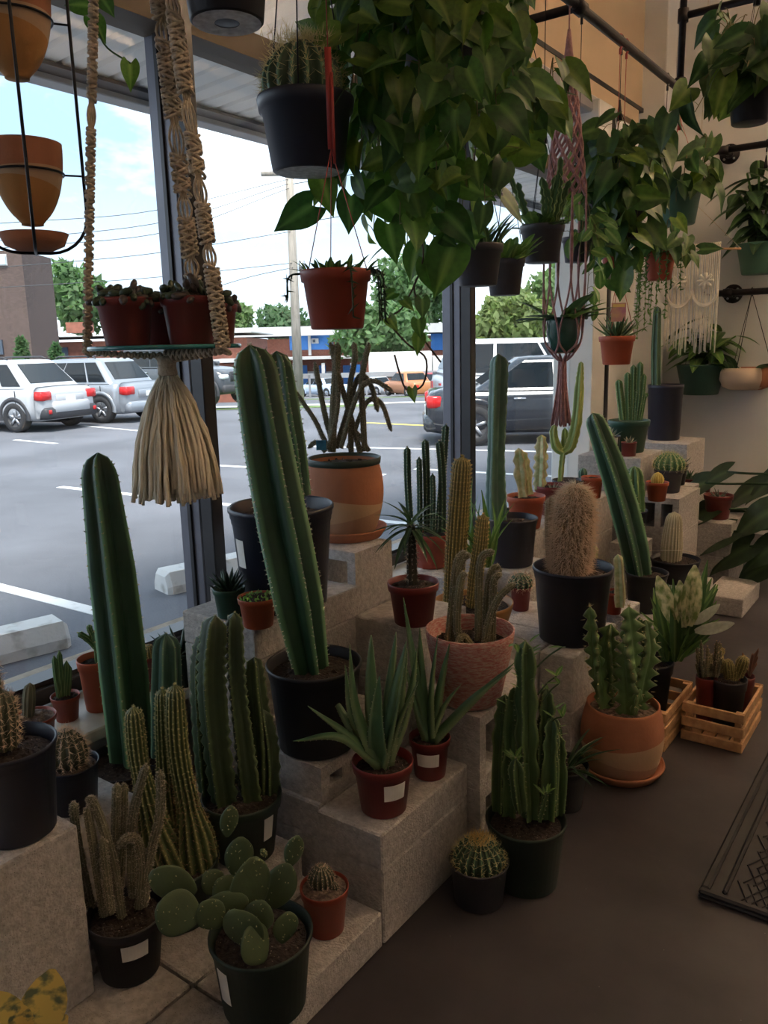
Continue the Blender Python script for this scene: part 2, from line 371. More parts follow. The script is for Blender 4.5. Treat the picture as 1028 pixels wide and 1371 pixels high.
# ---------------------------------------------------------------- concrete blocks of the plant steps
def cells(mb, xs, ys, zs, solid):
    nx, ny, nz = len(xs)-1, len(ys)-1, len(zs)-1
    S = lambda i, j, k: 0 <= i < nx and 0 <= j < ny and 0 <= k < nz and solid(i, j, k)
    for i in range(nx):
        for j in range(ny):
            for k in range(nz):
                if not S(i, j, k): continue
                x0, x1, y0, y1, z0, z1 = xs[i], xs[i+1], ys[j], ys[j+1], zs[k], zs[k+1]
                c = [(x0, y0, z0), (x1, y0, z0), (x1, y1, z0), (x0, y1, z0), (x0, y0, z1), (x1, y0, z1), (x1, y1, z1), (x0, y1, z1)]
                for (d, q) in (((-1, 0, 0), (0, 4, 7, 3)), ((1, 0, 0), (1, 2, 6, 5)), ((0, -1, 0), (0, 1, 5, 4)), ((0, 1, 0), (3, 7, 6, 2)), ((0, 0, -1), (0, 3, 2, 1)), ((0, 0, 1), (4, 5, 6, 7))):
                    if not S(i+d[0], j+d[1], k+d[2]): mb.add([c[t] for t in q], [(0, 1, 2, 3)])
NB = [0]
def block(x, y, z, dx, dy, dz, label, hollow=None):
    """concrete block, min corner; hollow = axis of its two cores (None: solid slab)"""
    NB[0] += 1; g = .0015
    mb = MB(); D = [dx-2*g, dy-2*g, dz-g]
    if hollow is None:
        mb.box(g, dx-g, g, dy-g, 0, dz-g, b=.004)
    else:
        ax = 'xyz'.index(hollow); o = [q for q in (0, 1, 2) if q != ax]
        lg = max(o, key=lambda q: D[q]); sh = [q for q in o if q != lg][0]
        wd = .032; cut = [None]*3
        L_ = D[lg]; cut[lg] = [0, wd, (L_-wd)/2, (L_+wd)/2, L_-wd, L_]; cut[sh] = [0, wd, D[sh]-wd, D[sh]]; cut[ax] = [0, D[ax]]
        cells(mb, *[[q+g if n < 2 else q for q in cut[n]] for n in range(3)], lambda i, j, k: not ((i, j, k)[lg] in (1, 3) and (i, j, k)[sh] == 1))
    o = mb.build('concrete_block', M_block, None, False, (x, y, z))
    return tag(o, label, 'concrete block', 'concrete blocks of the plant steps')
BL, BW, BH, SH = .40, .20, .195, .095
# tier 0: slabs under the front pots
block(-1.205, .535, 0, .20, .40, SH, 'flat concrete slab on the floor under the prickly pear pot')
block(-1.205, .94, 0, .20, .40, SH, 'flat concrete slab on the floor under the small red barrel cactus pot')
block(-1.41, .535, 0, .20, .40, SH, 'flat concrete slab under the fuzzy finger cactus and the upright block')
block(-1.41, .94, 0, .20, .40, SH, 'flat concrete slab under the twin torch cactus pot')
block(-1.615, .535, 0, .20, .40, SH, 'flat concrete slab below the brown barrel cactus by the sill')
block(-1.615, .94, 0, .20, .40, SH, 'flat concrete slab below the tallest column cactus at the sill')
block(-1.79, .13, 0, .43, .40, SH, 'square concrete footing slab below the navy pot')
# upright block at the left
p = at_z(105, 1103, .485)
block(p[0]-.40, p[1]-.403, SH, .40, .20, .39, 'upright concrete block beside the navy pot, seamless face')
block(p[0]-.40, p[1]-.20, SH, .40, .20, .39, 'upright concrete block carrying the navy pot, face toward the fuzzy cactus')
# aloe step
ax, ay = -1.205, 1.343
block(ax, ay, 0, BW, BL, BH, 'concrete block on the floor under the aloe step')
block(ax, ay, BH, BW, BL, SH, 'concrete slab step carrying the two aloe pots')
# step of the leaning giant
GX, GW = -1.466, .258
block(GX, 1.36, 0, GW, BW, BH, 'concrete block at floor level below the leaning giant cactus')
block(GX, 1.563, 0, GW, BW, BH, 'concrete block at floor level behind the aloe step')
block(GX, 1.36, BH, GW, BW, SH, 'thin concrete slab in the middle below the leaning giant cactus')
block(GX, 1.563, BH, GW, BW, SH, 'thin concrete slab in the middle behind the aloe step')
block(GX, 1.372, BH+SH, GW, BW, SH, 'hollow half block directly under the leaning giant cactus pot', hollow='x')
block(GX, 1.575, BH+SH, GW, BW, SH, 'hollow half block behind the leaning giant cactus pot', hollow='x')
# window tier
for k in range(3):
    w_ = ['lowest', 'middle', 'upper'][k]
    block(-1.76, 1.43, k*BH, .29, BW, BH, w_+' concrete block below the little green haworthia pot')
    block(-1.796, 1.633, k*BH, .326, .235, BH, w_+' concrete block below the biggest black pot')
block(-1.76, 1.43, .585, .29, BW, SH, 'speckled concrete slab under the small green and red pots')
block(-1.87, 1.633, .585, BL, .255, SH, 'concrete slab under the biggest black pot by the mullion')
# terracotta planter block with open cores
for k in range(3):
    block(-1.796, 1.893, k*BH, .306, .28, BH, ['lowest', 'middle', 'upper'][k]+' concrete block below the banded terracotta planter')
block(-1.89, 1.893, .585, BL, BW, BH, 'concrete block on its side with open cores under the banded terracotta planter', hollow='y')
# palm shelf
for k in range(3):
    block(-1.487, 1.872, k*BH, .25, .27, BH, ['lowest', 'middle', 'topmost'][k]+' concrete block of the stack carrying the spiky palm pot')
# pink pot stack
block(-1.17, 1.746, 0, BW, .34, .215, 'concrete block on the floor below the pink woven pot', hollow='x')
block(-1.17, 1.746, .215, BW, .34, .215, 'concrete block with an open core carrying the pink woven pot', hollow='x')
# right half of the steps
def stack(x, y, dx, dy, zt, what, hollow=None):
    n = max(1, round(zt/.195)); h = zt/n
    for k in range(n): block(x, y, k*h, dx, dy, h, ['lowest', 'second', 'third', 'top'][k if n > 1 or k else 3]+' concrete block of the stack '+what, hollow=hollow if k == n-1 else None)
stack(-1.49, 2.16, .40, .40, .39, 'under the orange bowl of golden cacti')
stack(-1.088, 2.36, .122, .40, .39, 'under the old man cactus')
stack(-1.49, 2.565, .40, .28, .39, 'under the squat spiny cactus')
stack(-1.285, 2.85, .31, .20, .39, 'under the small pale ghost euphorbia')
stack(-1.798, 2.66, .20, .40, .485, 'under the cluster of slim columns')
stack(-1.590, 2.86, .20, .28, .485, 'under the broad three sided column cactus')
stack(-1.74, 3.16, .25, .30, .585, 'under the ghost euphorbia in the orange red pot')
stack(-1.78, 3.47, .26, .36, .585, 'under the ghost euphorbia in the dark red pot')
stack(-1.797, 3.84, .26, .43, .585, 'under the candelabra euphorbia')
stack(-1.24, 3.36, .22, .40, .195, 'under the long leaning cactus')
stack(-1.26, 3.88, .28, .34, .195, 'under the pale cream cactus')
stack(-1.43, 3.93, .16, .20, .39, 'under the plump scalloped cactus')
stack(-1.76, 4.285, .36, .40, .78, 'under the bundle of green columns')
stack(-1.395, 4.235, .22, .40, .585, 'under the yellow ball cactus', 'y')
stack(-1.75, 4.98, .40, .40, .78, 'under the tall black tree pot')
stack(-1.397, 4.64, .18, .14, .585, 'under the dark aloe behind the golden barrel')
stack(-1.40, 4.79, .18, .185, .50, 'under the grey green aloe')
stack(-1.345, 5.02, .15, .20, .42, 'under the reddish succulent')
stack(-1.21, 4.65, .21, .36, .39, 'under the sparse succulent by the end wall')
# ================================================================ outside: car park, cars, buildings, trees
R0 = np.array([cos(YAW), sin(YAW), 0.0])
M_asph = mat('asphalt', (.125, .128, .145), .9, col2=(.082, .084, .096), scale=.6, detail=12, bump=.5, bscale=60, speck=(45, .10, (.2, .2, .22)))
M_line = mat('road_paint', (.62, .62, .61), .8, .35, 9, fac=(.25, .45))
M_yline = mat('yellow_kerb_paint', (.75, .6, .12), .8, .3, 5)
M_grass = mat('grass', (.16, .24, .07), .95, .4, 2)
M_brick = mat('red_brick', (.26, .095, .062), .9, .3, 6, bump=.1)
M_bbrick = mat('brown_brick', (.115, .078, .068), .9, .35, 6, aniso=(1, 1, 6))
M_blue = mat('blue_panel', (.05, .22, .62), .6, .15, 1)
M_offw = mat('off_white_fascia', (.52, .515, .51), .7, .1, 1)
M_dglass = mat('dark_car_glass', (.012, .016, .02), .06, spec=.25)
M_dkglass = mat('dark_window', (.05, .07, .10), .1)
M_tyre = mat('tyre_rubber', (.02, .02, .022), .8)
M_rim = mat('alloy_wheel', (.45, .45, .47), .3, metal=.8)
M_dplas = mat('dark_trim_plastic', (.035, .035, .04), .6)
M_tail = mat('tail_light_red', (.55, .02, .02), .2)
M_head = mat('headlamp', (.75, .75, .78), .15)
M_plate = mat('number_plate', (.75, .78, .76), .5, .1, 20)
M_chrome = mat('chrome', (.6, .6, .62), .15, metal=.9)
def ground_z(D): return LOT if D < 23 else (LOT-1.85*min(1, (D-23)/37.0))
g = MB(); Ds = [-12, 0, 6, 12, 18, 23, 26, 30, 36, 42, 48, 54, 60, 80, 120, 220]; Ss = np.linspace(-170, 170, 18)
g.grid([[R0*s_+F0*D+V(0, 0, ground_z(D)) for s_ in Ss] for D in Ds])
ground = struct('ground', g, M_asph, label='grey asphalt car park outside the windows')
def strip(p, q, w, m, name, h=.004):
    p = np.array(p); q = np.array(q); d = unit(q-p); n = np.cross(d, V(0, 0, 1)); n[2] = 0; n = unit(n)*w/2
    a = MB(); u = V(0, 0, h); a.obox((p+q)/2+u/2, (q-p)/2, n, u/2); return a.build(name, m, ground, False)
def gz(px, py): return at_z(px, py, LOT)
for a_, b_ in (((-20, 781), (136, 821)), ((80, 652), (560, 703)), ((180, 617), (515, 636)), ((380, 597), (780, 606)), ((555, 628), (780, 640)), ((20, 589), (75, 594)), ((110, 570), (210, 579))):
    strip(gz(*a_), gz(*b_), .11, M_line, 'parking_line')
def fstrip(D0, D1, s0, s1, m, name, dz=.012):
    a = MB(); a.grid([[R0*s_+F0*D+V(0, 0, ground_z(D)+dz) for s_ in np.linspace(s0, s1, 8)] for D in np.linspace(D0, D1, 5)]); return a.build(name, m, ground, False)
strip(gz(490, 566), gz(720, 577), .16, M_yline, 'yellow_line')
fstrip(24, 26.5, -60, 0, M_grass, 'grass_strip'); fstrip(44, 47, -60, 60, M_grass, 'grass_strip')
fstrip(27, 30, -60, 60, mat('pale_concrete', (.5, .49, .47), .9, .2, 2), 'pavement')
# white concrete wheel stops
M_wstop = mat('painted_concrete', (.58, .57, .55), .9, col2=(.36, .345, .32), scale=9, bump=.5, bscale=40, fac=(.3, .45))
def wheel_stop(c, ang, label):
    sec = [(-.13, 0), (-.13, .06), (-.085, .155), (.085, .155), (.13, .06), (.13, 0)]
    a = MB(); P = []
    for i, x in enumerate((-.9, -.87, -.3, .3, .87, .9)):
        k = .8 if i in (0, 5) else 1
        P.append([(x, y*k+.006*rnd.uniform(-1, 1), z*k) for y, z in sec])
    a.grid(P, 0, True, capa=True, capb=True); o = a.build('wheel_stop', M_wstop, None, False, c); o.rotation_euler.z = ang
    tag(o, label, 'wheel stop', 'wheel stops')
q = gz(20, 872); wheel_stop((q[0]-.10, q[1]-.62, LOT+.001), radians(77), 'chipped white concrete wheel stop outside the left window bay')
q = gz(240, 788); wheel_stop((q[0]+.16, q[1]+.75, LOT+.001), radians(77), 'chipped white concrete wheel stop half hidden behind the dark mullion')

# ---------------------------------------------------------------- cars
def car(name, label, pos, head, paint, L=4.5, W=1.8, H=1.5, clear=.2, belt=.62, nose=.95, cowl=.55, deck=1.0, wsx=.75, rsx=.45, roofw=.74, tail='high', rails=False, plate=True, glass=True, wheel_r=.33, clad=False, small=False, boxy=False, deckz=None, grille=False, group='parked cars'):
    """x forward; belt = share of H at the window line; nose = hood length; cowl.. greenhouse foot from front; deck = boot length"""
    t = empty(name, pos, label, 'car', group); t.rotation_euler.z = head
    xf, xr = L/2, -L/2; w = W/2; zb = H*belt; hoodz = zb-.04
    dk = deckz if deckz is not None else zb+.01
    # lower body: lofted stations
    st = [(xf, .75, clear+.12, hoodz-.28), (xf-.06, .86, clear+.02, hoodz-.16), (xf-.25, .95, clear, hoodz-.06), (xf-nose*.6, 1, clear, hoodz-.01), (xf-nose, 1, clear, zb), (0, 1, clear, zb), (xr+deck+.05, 1, clear, zb), (xr+deck*.5, 1, clear, dk), (xr+.22, .97, clear, dk-.01), (xr+.05, .9, clear+.03, dk-.06), (xr, .82, clear+.12, dk-.18)]
    P = []
    for x, k, z0, z1 in st:
        h = z1-z0; ww = w*k
        half = [(0, z0), (ww*.82, z0), (ww*.96, z0+.10*h), (ww, z0+.38*h), (ww*.985, z0+.72*h), (ww*.95, z0+.93*h), (ww*.86, z1), (ww*.4, z1+.012), (0, z1+.015)]
        P.append([(x, -y, z) for y, z in half]+[(x, y, z) for y, z in half[-2:0:-1]])
    a = MB(); a.grid(P, 0, True, capa=True, capb=True); a.build('body', paint, t)
    # greenhouse
    gx0, gx1 = xf-nose-.02, xr+deck; tx0, tx1 = gx0-wsx, gx1+rsx; wb = w*.93; wt = w*roofw; zr = H
    ring = lambda x0, x1, y, z: [(x0, -y*.96, z), (x0, y*.96, z), (x1, y, z), (x1, -y, z)]
    def loop(x0, x1, y, z):
        r = min(.18, (x0-x1)*.15); o = []
        for cx, cy, a0 in ((x0-r, y-r, 0), (x1+r, y-r, pi/2), (x1+r, -y+r, pi), (x0-r, -y+r, 3*pi/2)):
            for k in range(4):
                an = a0+k*pi/6; o.append((cx+r*cos(an), cy+r*sin(an), z))
        return o
    a = MB(); lv = [(gx0, gx1, wb, zb-.02), (tx0+.06, tx1-.05, wt+.02, zr-.07), (tx0-.02, tx1+.02, wt-.03, zr-.02), (tx0-.25, tx1+.2, wt*.75, zr)]
    a.grid([loop(*q) for q in lv], 0, True, capb=True); a.build('roof', paint, t)
    # panes, set just proud of the pillars
    def pane(nm, c):
        c = [np.array(q) for q in c]; n = unit(np.cross(c[1]-c[0], c[3]-c[0])); m = sum(c)/4
        if n@(m-V(0, 0, H*.5)) < 0: n = -n
        b = MB(); o1 = [q+n*.012 for q in c]; o0 = [q-n*.01 for q in c]
        b.add(o0+o1, [(0, 1, 2, 3), (4, 5, 6, 7), (0, 1, 5, 4), (1, 2, 6, 5), (2, 3, 7, 6), (3, 0, 4, 7)]); b.build(nm, M_dglass, t, False)
    f = lambda u: (zb+.03)+(zr-.10-zb-.03)*u
    XF = lambda u: gx0+(tx0+.06-gx0)*(f(u)-zb+.02)/(zr-.05-zb); XR = lambda u: gx1+(tx1-.05-gx1)*(f(u)-zb+.02)/(zr-.05-zb); WY = lambda u: wb+(wt+.02-wb)*(f(u)-zb+.02)/(zr-.05-zb)
    pane('windscreen', [(XF(0), -WY(0)*.84, f(0)), (XF(0), WY(0)*.84, f(0)), (XF(1), WY(1)*.84, f(1)), (XF(1), -WY(1)*.84, f(1))])
    pane('rear_window', [(XR(0.12), -WY(.12)*.80, f(.12)), (XR(.12), WY(.12)*.80, f(.12)), (XR(1), WY(1)*.80, f(1)), (XR(1), -WY(1)*.80, f(1))])
    n_ = 3 if (tail == 'high' and not boxy) else 2
    for s in (-1, 1):
        lo0, lo1 = XF(0)-.16, XR(0)+.18; hi0, hi1 = XF(1)-.12, XR(1)+.16
        for k in range(n_):
            cut = [0, .42, .78, 1] if n_ == 3 else [0, .5, 1]
            u0, u1 = cut[k]+(.012 if k else 0), cut[k+1]-(.012 if k < n_-1 else 0)
            b0, b1 = lo0+(lo1-lo0)*u0, lo0+(lo1-lo0)*u1; t0, t1 = hi0+(hi1-hi0)*u0, hi0+(hi1-hi0)*u1
            pane('side_window', [(b0, s*WY(0), f(0)), (b1, s*WY(0), f(0)), (t1, s*WY(1), f(1)), (t0, s*WY(1), f(1))])
        if small: continue
        a = MB(); a.box(gx0-.30, gx0-.08, s*(w+.02) if s > 0 else -w-.16, w+.16 if s > 0 else -w-.02, zb+.0, zb+.14, b=.03); a.build('mirror', paint, t)
        for xh in (.15, -.85):
            a = MB(); a.box(xh-.10, xh+.10, s*w*.985-.018, s*w*.985+.018, zb-.17, zb-.14, b=.006); a.build('door_handle', M_chrome, t)
        for xh in (gx0-.25, -.12, gx1+.35):
            a = MB(); a.box(xh-.006, xh+.006, s*w*.992-.008, s*w*.992+.008, clear+.12, zb-.06); a.build('door_gap', M_dplas, t, False)
        if rails:
            a = MB(); yv = s*wt*.86; a.tube([V(tx0-.2, yv, zr+.01), V(tx0-.3, yv, zr+.055), V(tx1+.3, yv, zr+.055), V(tx1+.18, yv, zr+.01)], .02, 8); a.build('roof_rail', M_dplas, t)
    # wheels
    for x in (xf-.85 if not boxy else xf-.6, xr+.78):
        for s in (-1, 1):
            wh = MB(); pr_ = [(.60, -.10), (.66, -.11), (.94, -.11), (1, -.08), (1, .08), (.94, .11), (.66, .11), (.60, .10)]
            P = [[(wheel_r*r_*cos(q), y, wheel_r*r_*sin(q)) for q in np.linspace(0, 2*pi, 28, endpoint=False)] for r_, y in pr_]
            wh.grid(P, 0, True); wo = wh.build('wheel', M_tyre, t, True, (x, s*(w-.10), wheel_r))
            rm = MB(); yy = s*.085
            rm.grid([[(wheel_r*r_*cos(q), y*s, wheel_r*r_*sin(q)) for q in np.linspace(0, 2*pi, 24, endpoint=False)] for r_, y in ((.62, .095), (.60, .075), (.3, .05), (.02, .05))], 1, True)
            for k in range(5):
                q = k*2*pi/5+.3; d = V(cos(q), 0, sin(q)); e = V(-sin(q), 0, cos(q))
                rm.obox(d*wheel_r*.33+V(0, s*.075, 0), d*wheel_r*.30, e*wheel_r*.075, V(0, .018, 0))
            rm.build('rim', [M_rim, M_dplas], wo)
            ar = MB(); q = np.linspace(-.15, pi+.15, 18); rr = wheel_r+.06
            ar.grid([[(x+(rr+k)*cos(v), s*(w*1.0+o), wheel_r+(rr+k)*sin(v)) for v in q] for k, o in ((-.05, -.12), (-.03, .008), (.05, .012), (.06, -.02))])
            ar.build('wheel_arch', M_dplas if clad else paint, t)
            if not clad:
                ar = MB(); ar.grid([[(x+(rr-.02+k)*cos(v), s*(w*1.0+.004), wheel_r+(rr-.02+k)*sin(v)) for v in q] for k in (-.08, 0)]); ar.build('arch_gap', M_tyre, t)
    if small:
        a = MB(); a.box(xr-.012, xr+.05, -w*.75, -w*.5, dk-.32, dk-.18); a.build('tail_light', M_tail, t, False)
        a = MB(); a.box(xr-.012, xr+.05, w*.5, w*.75, dk-.32, dk-.18); a.build('tail_light', M_tail, t, False)
        return t
    # bumpers, lamps, plate
    bm_ = M_dplas if clad else paint
    a = MB(); a.box(xr-.07, xr+.28, -w*.9, w*.9, clear+.04, clear+.30, b=.05); a.build('rear_bumper', bm_, t)
    if clad: a = MB(); a.box(xr-.085, xr+.2, -w*.62, w*.62, clear+.16, clear+.42, b=.04); a.build('bumper_panel', paint, t)
    a = MB(); a.box(xf-.28, xf+.05, -w*.86, w*.86, clear+.04, clear+.30, b=.05); a.build('front_bumper', bm_, t)
    for s in (-1, 1):
        a = MB(); y0, y1 = sorted((s*w*.60, s*w*.955)); a.box(xr-.02, xr+.24, y0, y1, dk-.30, dk-.10, b=.03); a.build('tail_light', M_tail, t)
        if clad: a = MB(); y0, y1 = sorted((s*w*.72, s*w*.82)); a.box(xr-.09, xr, y0, y1, clear+.16, clear+.25, b=.01); a.build('reflector', M_tail, t)
        a = MB(); y0, y1 = sorted((s*w*.55, s*w*.88)); a.box(xf-.22, xf+.005, y0, y1, hoodz-.34, hoodz-.2, b=.03); a.build('headlamp', M_head, t)
    if plate:
        a = MB(); zz = dk-.28 if tail == 'high' else dk-.36
        a.box(xr-.025, xr+.0, -.42, .42, zz-.10, zz+.09, b=.01); a.build('tailgate_panel', paint, t)
        a = MB(); a.box(xr-.035, xr-.02, -.15, .15, zz-.07, zz+.06); a.build('number_plate', M_plate, t, False)
    if grille:
        a = MB(); a.box(xf-.02, xf+.012, -w*.5, w*.5, hoodz-.42, hoodz-.12, b=.008); gr = a.build('grille', M_dplas, t)
        for k in range(7):
            y = (k-3)*w*.135; b = MB(); b.box(xf+.008, xf+.022, y-.03, y+.03, hoodz-.40, hoodz-.14, b=.006); b.build('grille_slot', M_black, gr)
    return t
P_white = mat('white_car_paint', (.42, .43, .45), .25, spec=.5)
P_silver = mat('silver_car_paint', (.30, .32, .35), .28, metal=.4)
P_black = mat('black_car_paint', (.022, .025, .032), .12, spec=.8)
P_grey = mat('grey_car_paint', (.06, .068, .08), .25, spec=.6)
P_orange = mat('bronze_car_paint', (.42, .17, .07), .3)
P_red = mat('red_car_paint', (.42, .03, .035), .3)
P_blue = mat('pale_blue_car_paint', (.45, .55, .68), .3)
def gpos(px, py, dx=0, dy=0): q = gz(px, py); return (q[0]+dx, q[1]+dy, LOT)
car('white_car', 'white crossover car with dark cladding and black roof rails', gpos(-22, 577, -.4, .6), pi+radians(14), P_white, L=4.45, W=1.8, H=1.58, clear=.24, deck=.35, rsx=.6, nose=1.05, wsx=.7, rails=True, clad=True)
car('silver_wagon', 'silver hatchback wagon parked beside the white crossover', gpos(98, 566, -.6, .7), pi+radians(14), P_silver, L=4.3, W=1.78, H=1.56, clear=.22, deck=.4, rsx=.5, nose=.95, wsx=.8, rails=True)
car('grey_jeep', 'dark grey boxy off road car with a slotted grille', gpos(250, 548, -1.8, 1.6), radians(8), P_grey, L=4.3, W=1.85, H=1.82, clear=.35, belt=.66, nose=1.5, wsx=.25, deck=.15, rsx=.12, roofw=.84, boxy=True, wheel_r=.40, clad=True, grille=True)
car('black_sedan', 'glossy black sedan parked close outside the window by the column', gpos(607, 597, 1.17, 1.75), radians(34), P_black, L=4.75, W=1.82, H=1.46, clear=.2, belt=.64, nose=1.25, wsx=.85, deck=.75, rsx=.75, tail='low', wheel_r=.34)
def far(px, py, D): q = at_h(px, py, D); return (q[0], q[1], ground_z(D))
car('white_van', 'white minivan roof showing beyond the black sedan', far(740, 480, 17), radians(40), P_white, L=4.9, W=1.95, H=1.78, clear=.2, nose=1.0, wsx=.9, deck=.1, rsx=.35, small=True)
car('bronze_car', 'small bronze orange car across the street', far(548, 520, 50), radians(150), P_orange, L=4.4, H=1.5, small=True)
car('red_car', 'dark red car across the street behind the bronze one', far(588, 512, 53), radians(150), P_red, L=4.5, H=1.45, small=True)
car('grey_pickup', 'dark grey car parked beside the white box trailer', far(556, 505, 59.6), radians(160), P_grey, L=5, H=1.6, small=True, boxy=True)
car('pale_car', 'pale blue car behind the chain link fence', far(432, 512, 59.5), radians(170), P_blue, L=4.4, H=1.45, small=True)
car('white_sedan', 'white car behind the chain link fence near the trailer', far(500, 508, 60.5), radians(165), P_white, L=4.4, H=1.4, small=True)

# ---------------------------------------------------------------- far buildings
def fbox(mb, x0, y0, x1, y1, D, th, mi=0):
    """upright block whose front spans the pixel box at horizontal distance D"""
    a = at_h(x0, y1, D); b = at_h(x1, y0, D); s0, s1 = a@R0, b@R0; z0, z1 = a[2], b[2]
    c = R0*((s0+s1)/2)+F0*(D+th/2); c[2] = (z0+z1)/2
    mb.obox(c, R0*abs(s1-s0)/2, F0*th/2, V(0, 0, abs(z1-z0)/2), mi); return mb
def part(name, m, parent, *a):
    mb = MB(); fbox(mb, *a); c = np.concatenate(mb.v).mean(0); mb.v = [q-np.array(parent.location) for q in mb.v]
    return mb.build(name, m, parent, False)
def bldg(name, label, px, D): q = at_h(px, 500, D); return empty(name, (q[0], q[1], ground_z(D)), label, 'building')
b = bldg('motel', 'two storey brick motel with bright blue panels beyond the street', 420, 78)
part('wall', M_brick, b, 200, 441, 900, 590, 78, 9)
part('roof', M_offw, b, 196, 437, 910, 442, 76.6, 12)
part('balcony_roof', M_offw, b, 180, 476, 486, 487, 74, 4)
for (x0, x1) in ((388, 442), (577, 607), (640, 700)):
    w_ = part('blue_panel', M_blue, b, x0, 446, x1, 469, 77.9, .2)
    part('downspout', M_offw, b, x0+25, 444, x0+27.5, 476, 77.6, .15)
    aw = part('air_conditioner', M_offw, b, x0+29, 453, x0+38, 460, 77.5, .5); part('vent_grille', M_dkglass, b, x0+30.5, 454.5, x0+34, 458.5, 77.45, .06)
for x0 in (396, 442, 594, 604, 655):
    part('window', M_dkglass, b, x0, 449, x0+4, 466, 77.8, .1)
for x0 in (403, 428, 460, 470):
    dr = part('blue_door', M_blue, b, x0, 489, x0+8, 520, 77.9, .15); part('door_window', M_offw, b, x0+9, 497, x0+19, 504, 77.8, .2)
part('blue_door', M_blue, b, 592, 476, 608, 500, 77.9, .15); part('blue_door', M_blue, b, 470, 488, 482, 530, 73.5, .2)
for k in range(8): part('balcony_post', M_offw, b, 205+k*38, 486, 206.6+k*38, 560, 74.2, .15)
b = bldg('brick_shop', 'low red brick building with a white roof edge behind the parked cars', 170, 44)
part('wall', M_brick, b, -40, 452, 330, 560, 44, 8); part('roof_edge', M_offw, b, -44, 445, 336, 453, 43.4, 9)
part('chimney', M_brick, b, 89, 431, 115, 446, 47, 1.2); part('lower_roof', M_offw, b, 102, 480, 165, 489, 41, 3)
part('window', M_dkglass, b, 70, 465, 90, 478, 43.9, .2); part('wing_roof', M_offw, b, 285, 480, 342, 486, 41, 3); part('wing_wall', M_brick, b, 287, 486, 338, 540, 41.3, 3)
b = bldg('brown_tower', 'tall brown brick building with a small window at the edge', -40, 34)
part('wall', M_bbrick, b, -230, 335, 28, 560, 34, 3)
w_ = part('window', M_offw, b, -12, 340, 8, 356, 33.95, .1); part('pane', mat('sky_pane', (.45, .58, .66), .1), b, -10, 342, 6.5, 354.5, 33.9, .1)
part('window', M_dkglass, b, -14, 455, 2, 475, 33.9, .15)
b = bldg('box_trailer', 'long white box trailer parked across the street', 535, 63); b['category'] = 'trailer'
part('box', M_white, b, 494, 470, 578, 501, 63, 3)
part('cab', M_white, b, 580, 476, 607, 505, 62.5, 2.4); part('windscreen', M_dkglass, b, 592, 481, 603, 491, 62.4, .2); part('underframe', M_dplas, b, 494, 501, 606, 507, 63.2, 2)
for x0 in (500, 512, 568, 585, 600): part('wheel', M_tyre, b, x0, 503, x0+7, 510.5, 62.9, .5)
b = empty('chain_link_fence', far(440, 520, 56), 'grey chain link fence in front of the motel', 'fence')
for k in range(9):
    x0 = 300+k*38; part('post', M_silver, b, x0, 502, x0+1.3, 535, 56, .07)
part('rail', M_silver, b, 300, 502, 610, 503, 56, .05); part('rail', M_silver, b, 300, 533, 610, 534, 56, .05)
# utility pole and wires
M_pole = mat('weathered_pole', (.36, .32, .27), .95, .35, 3, aniso=(6, 6, .6))
pb = np.array(far(401, 545, 24.5)); pz = on_face(388, 222, pb)[2]
t = empty('utility_pole', (pb[0], pb[1], LOT), 'weathered wooden utility pole at the edge of the car park', 'pole')
a = MB(); a.lathe([(0, 0), (.155, 0), (.13, pz*.5), (.11, pz-LOT+.3), (0, pz-LOT+.3)], 14); a.build('pole', M_pole, t)
a = MB(); a.obox(V(0, 0, pz-LOT-.2), R0*.8, F0*.05, V(0, 0, .06)); a.build('cross_arm', M_pole, t)
a = MB(); a.lathe([(0, 0), (.09, 0), (.09, .3), (0, .3)], 12, tuple(R0*.25+V(0, 0, pz-LOT-2.9))); a.build('transformer', M_silver, t)
M_cable = mat('power_cable', (.06, .065, .07), .7)
for k, (l0, l1, r0_) in enumerate((((0, 299), (200, 283), (386, 240)), ((0, 322), (220, 297), (386, 246)), ((0, 332), (220, 311), (387, 252)), ((0, 358), (200, 340), (390, 310)), ((0, 385), (200, 372), (393, 352)), ((240, 400), (330, 372), (393, 358)))):
    pts = [at_h(l0[0], l0[1], 21), at_h(l1[0], l1[1], 23), at_h(r0_[0], r0_[1], 24.4)]
    a = MB(); a.tube(spline(pts, 14), .009, 5); a.v = [q-np.array(t.location) for q in a.v]; a.build('power_line', M_cable, t)
for k, (a_, b_) in enumerate((((388, 240), (640, 196)), ((388, 247), (640, 206)), ((392, 300), (640, 260)))):
    a = MB(); a.tube(spline([at_h(*a_, 24.6), at_h(*b_, 30)], 8), .012, 5); a.v = [q-np.array(t.location) for q in a.v]; a.build('power_line', M_cable, t)

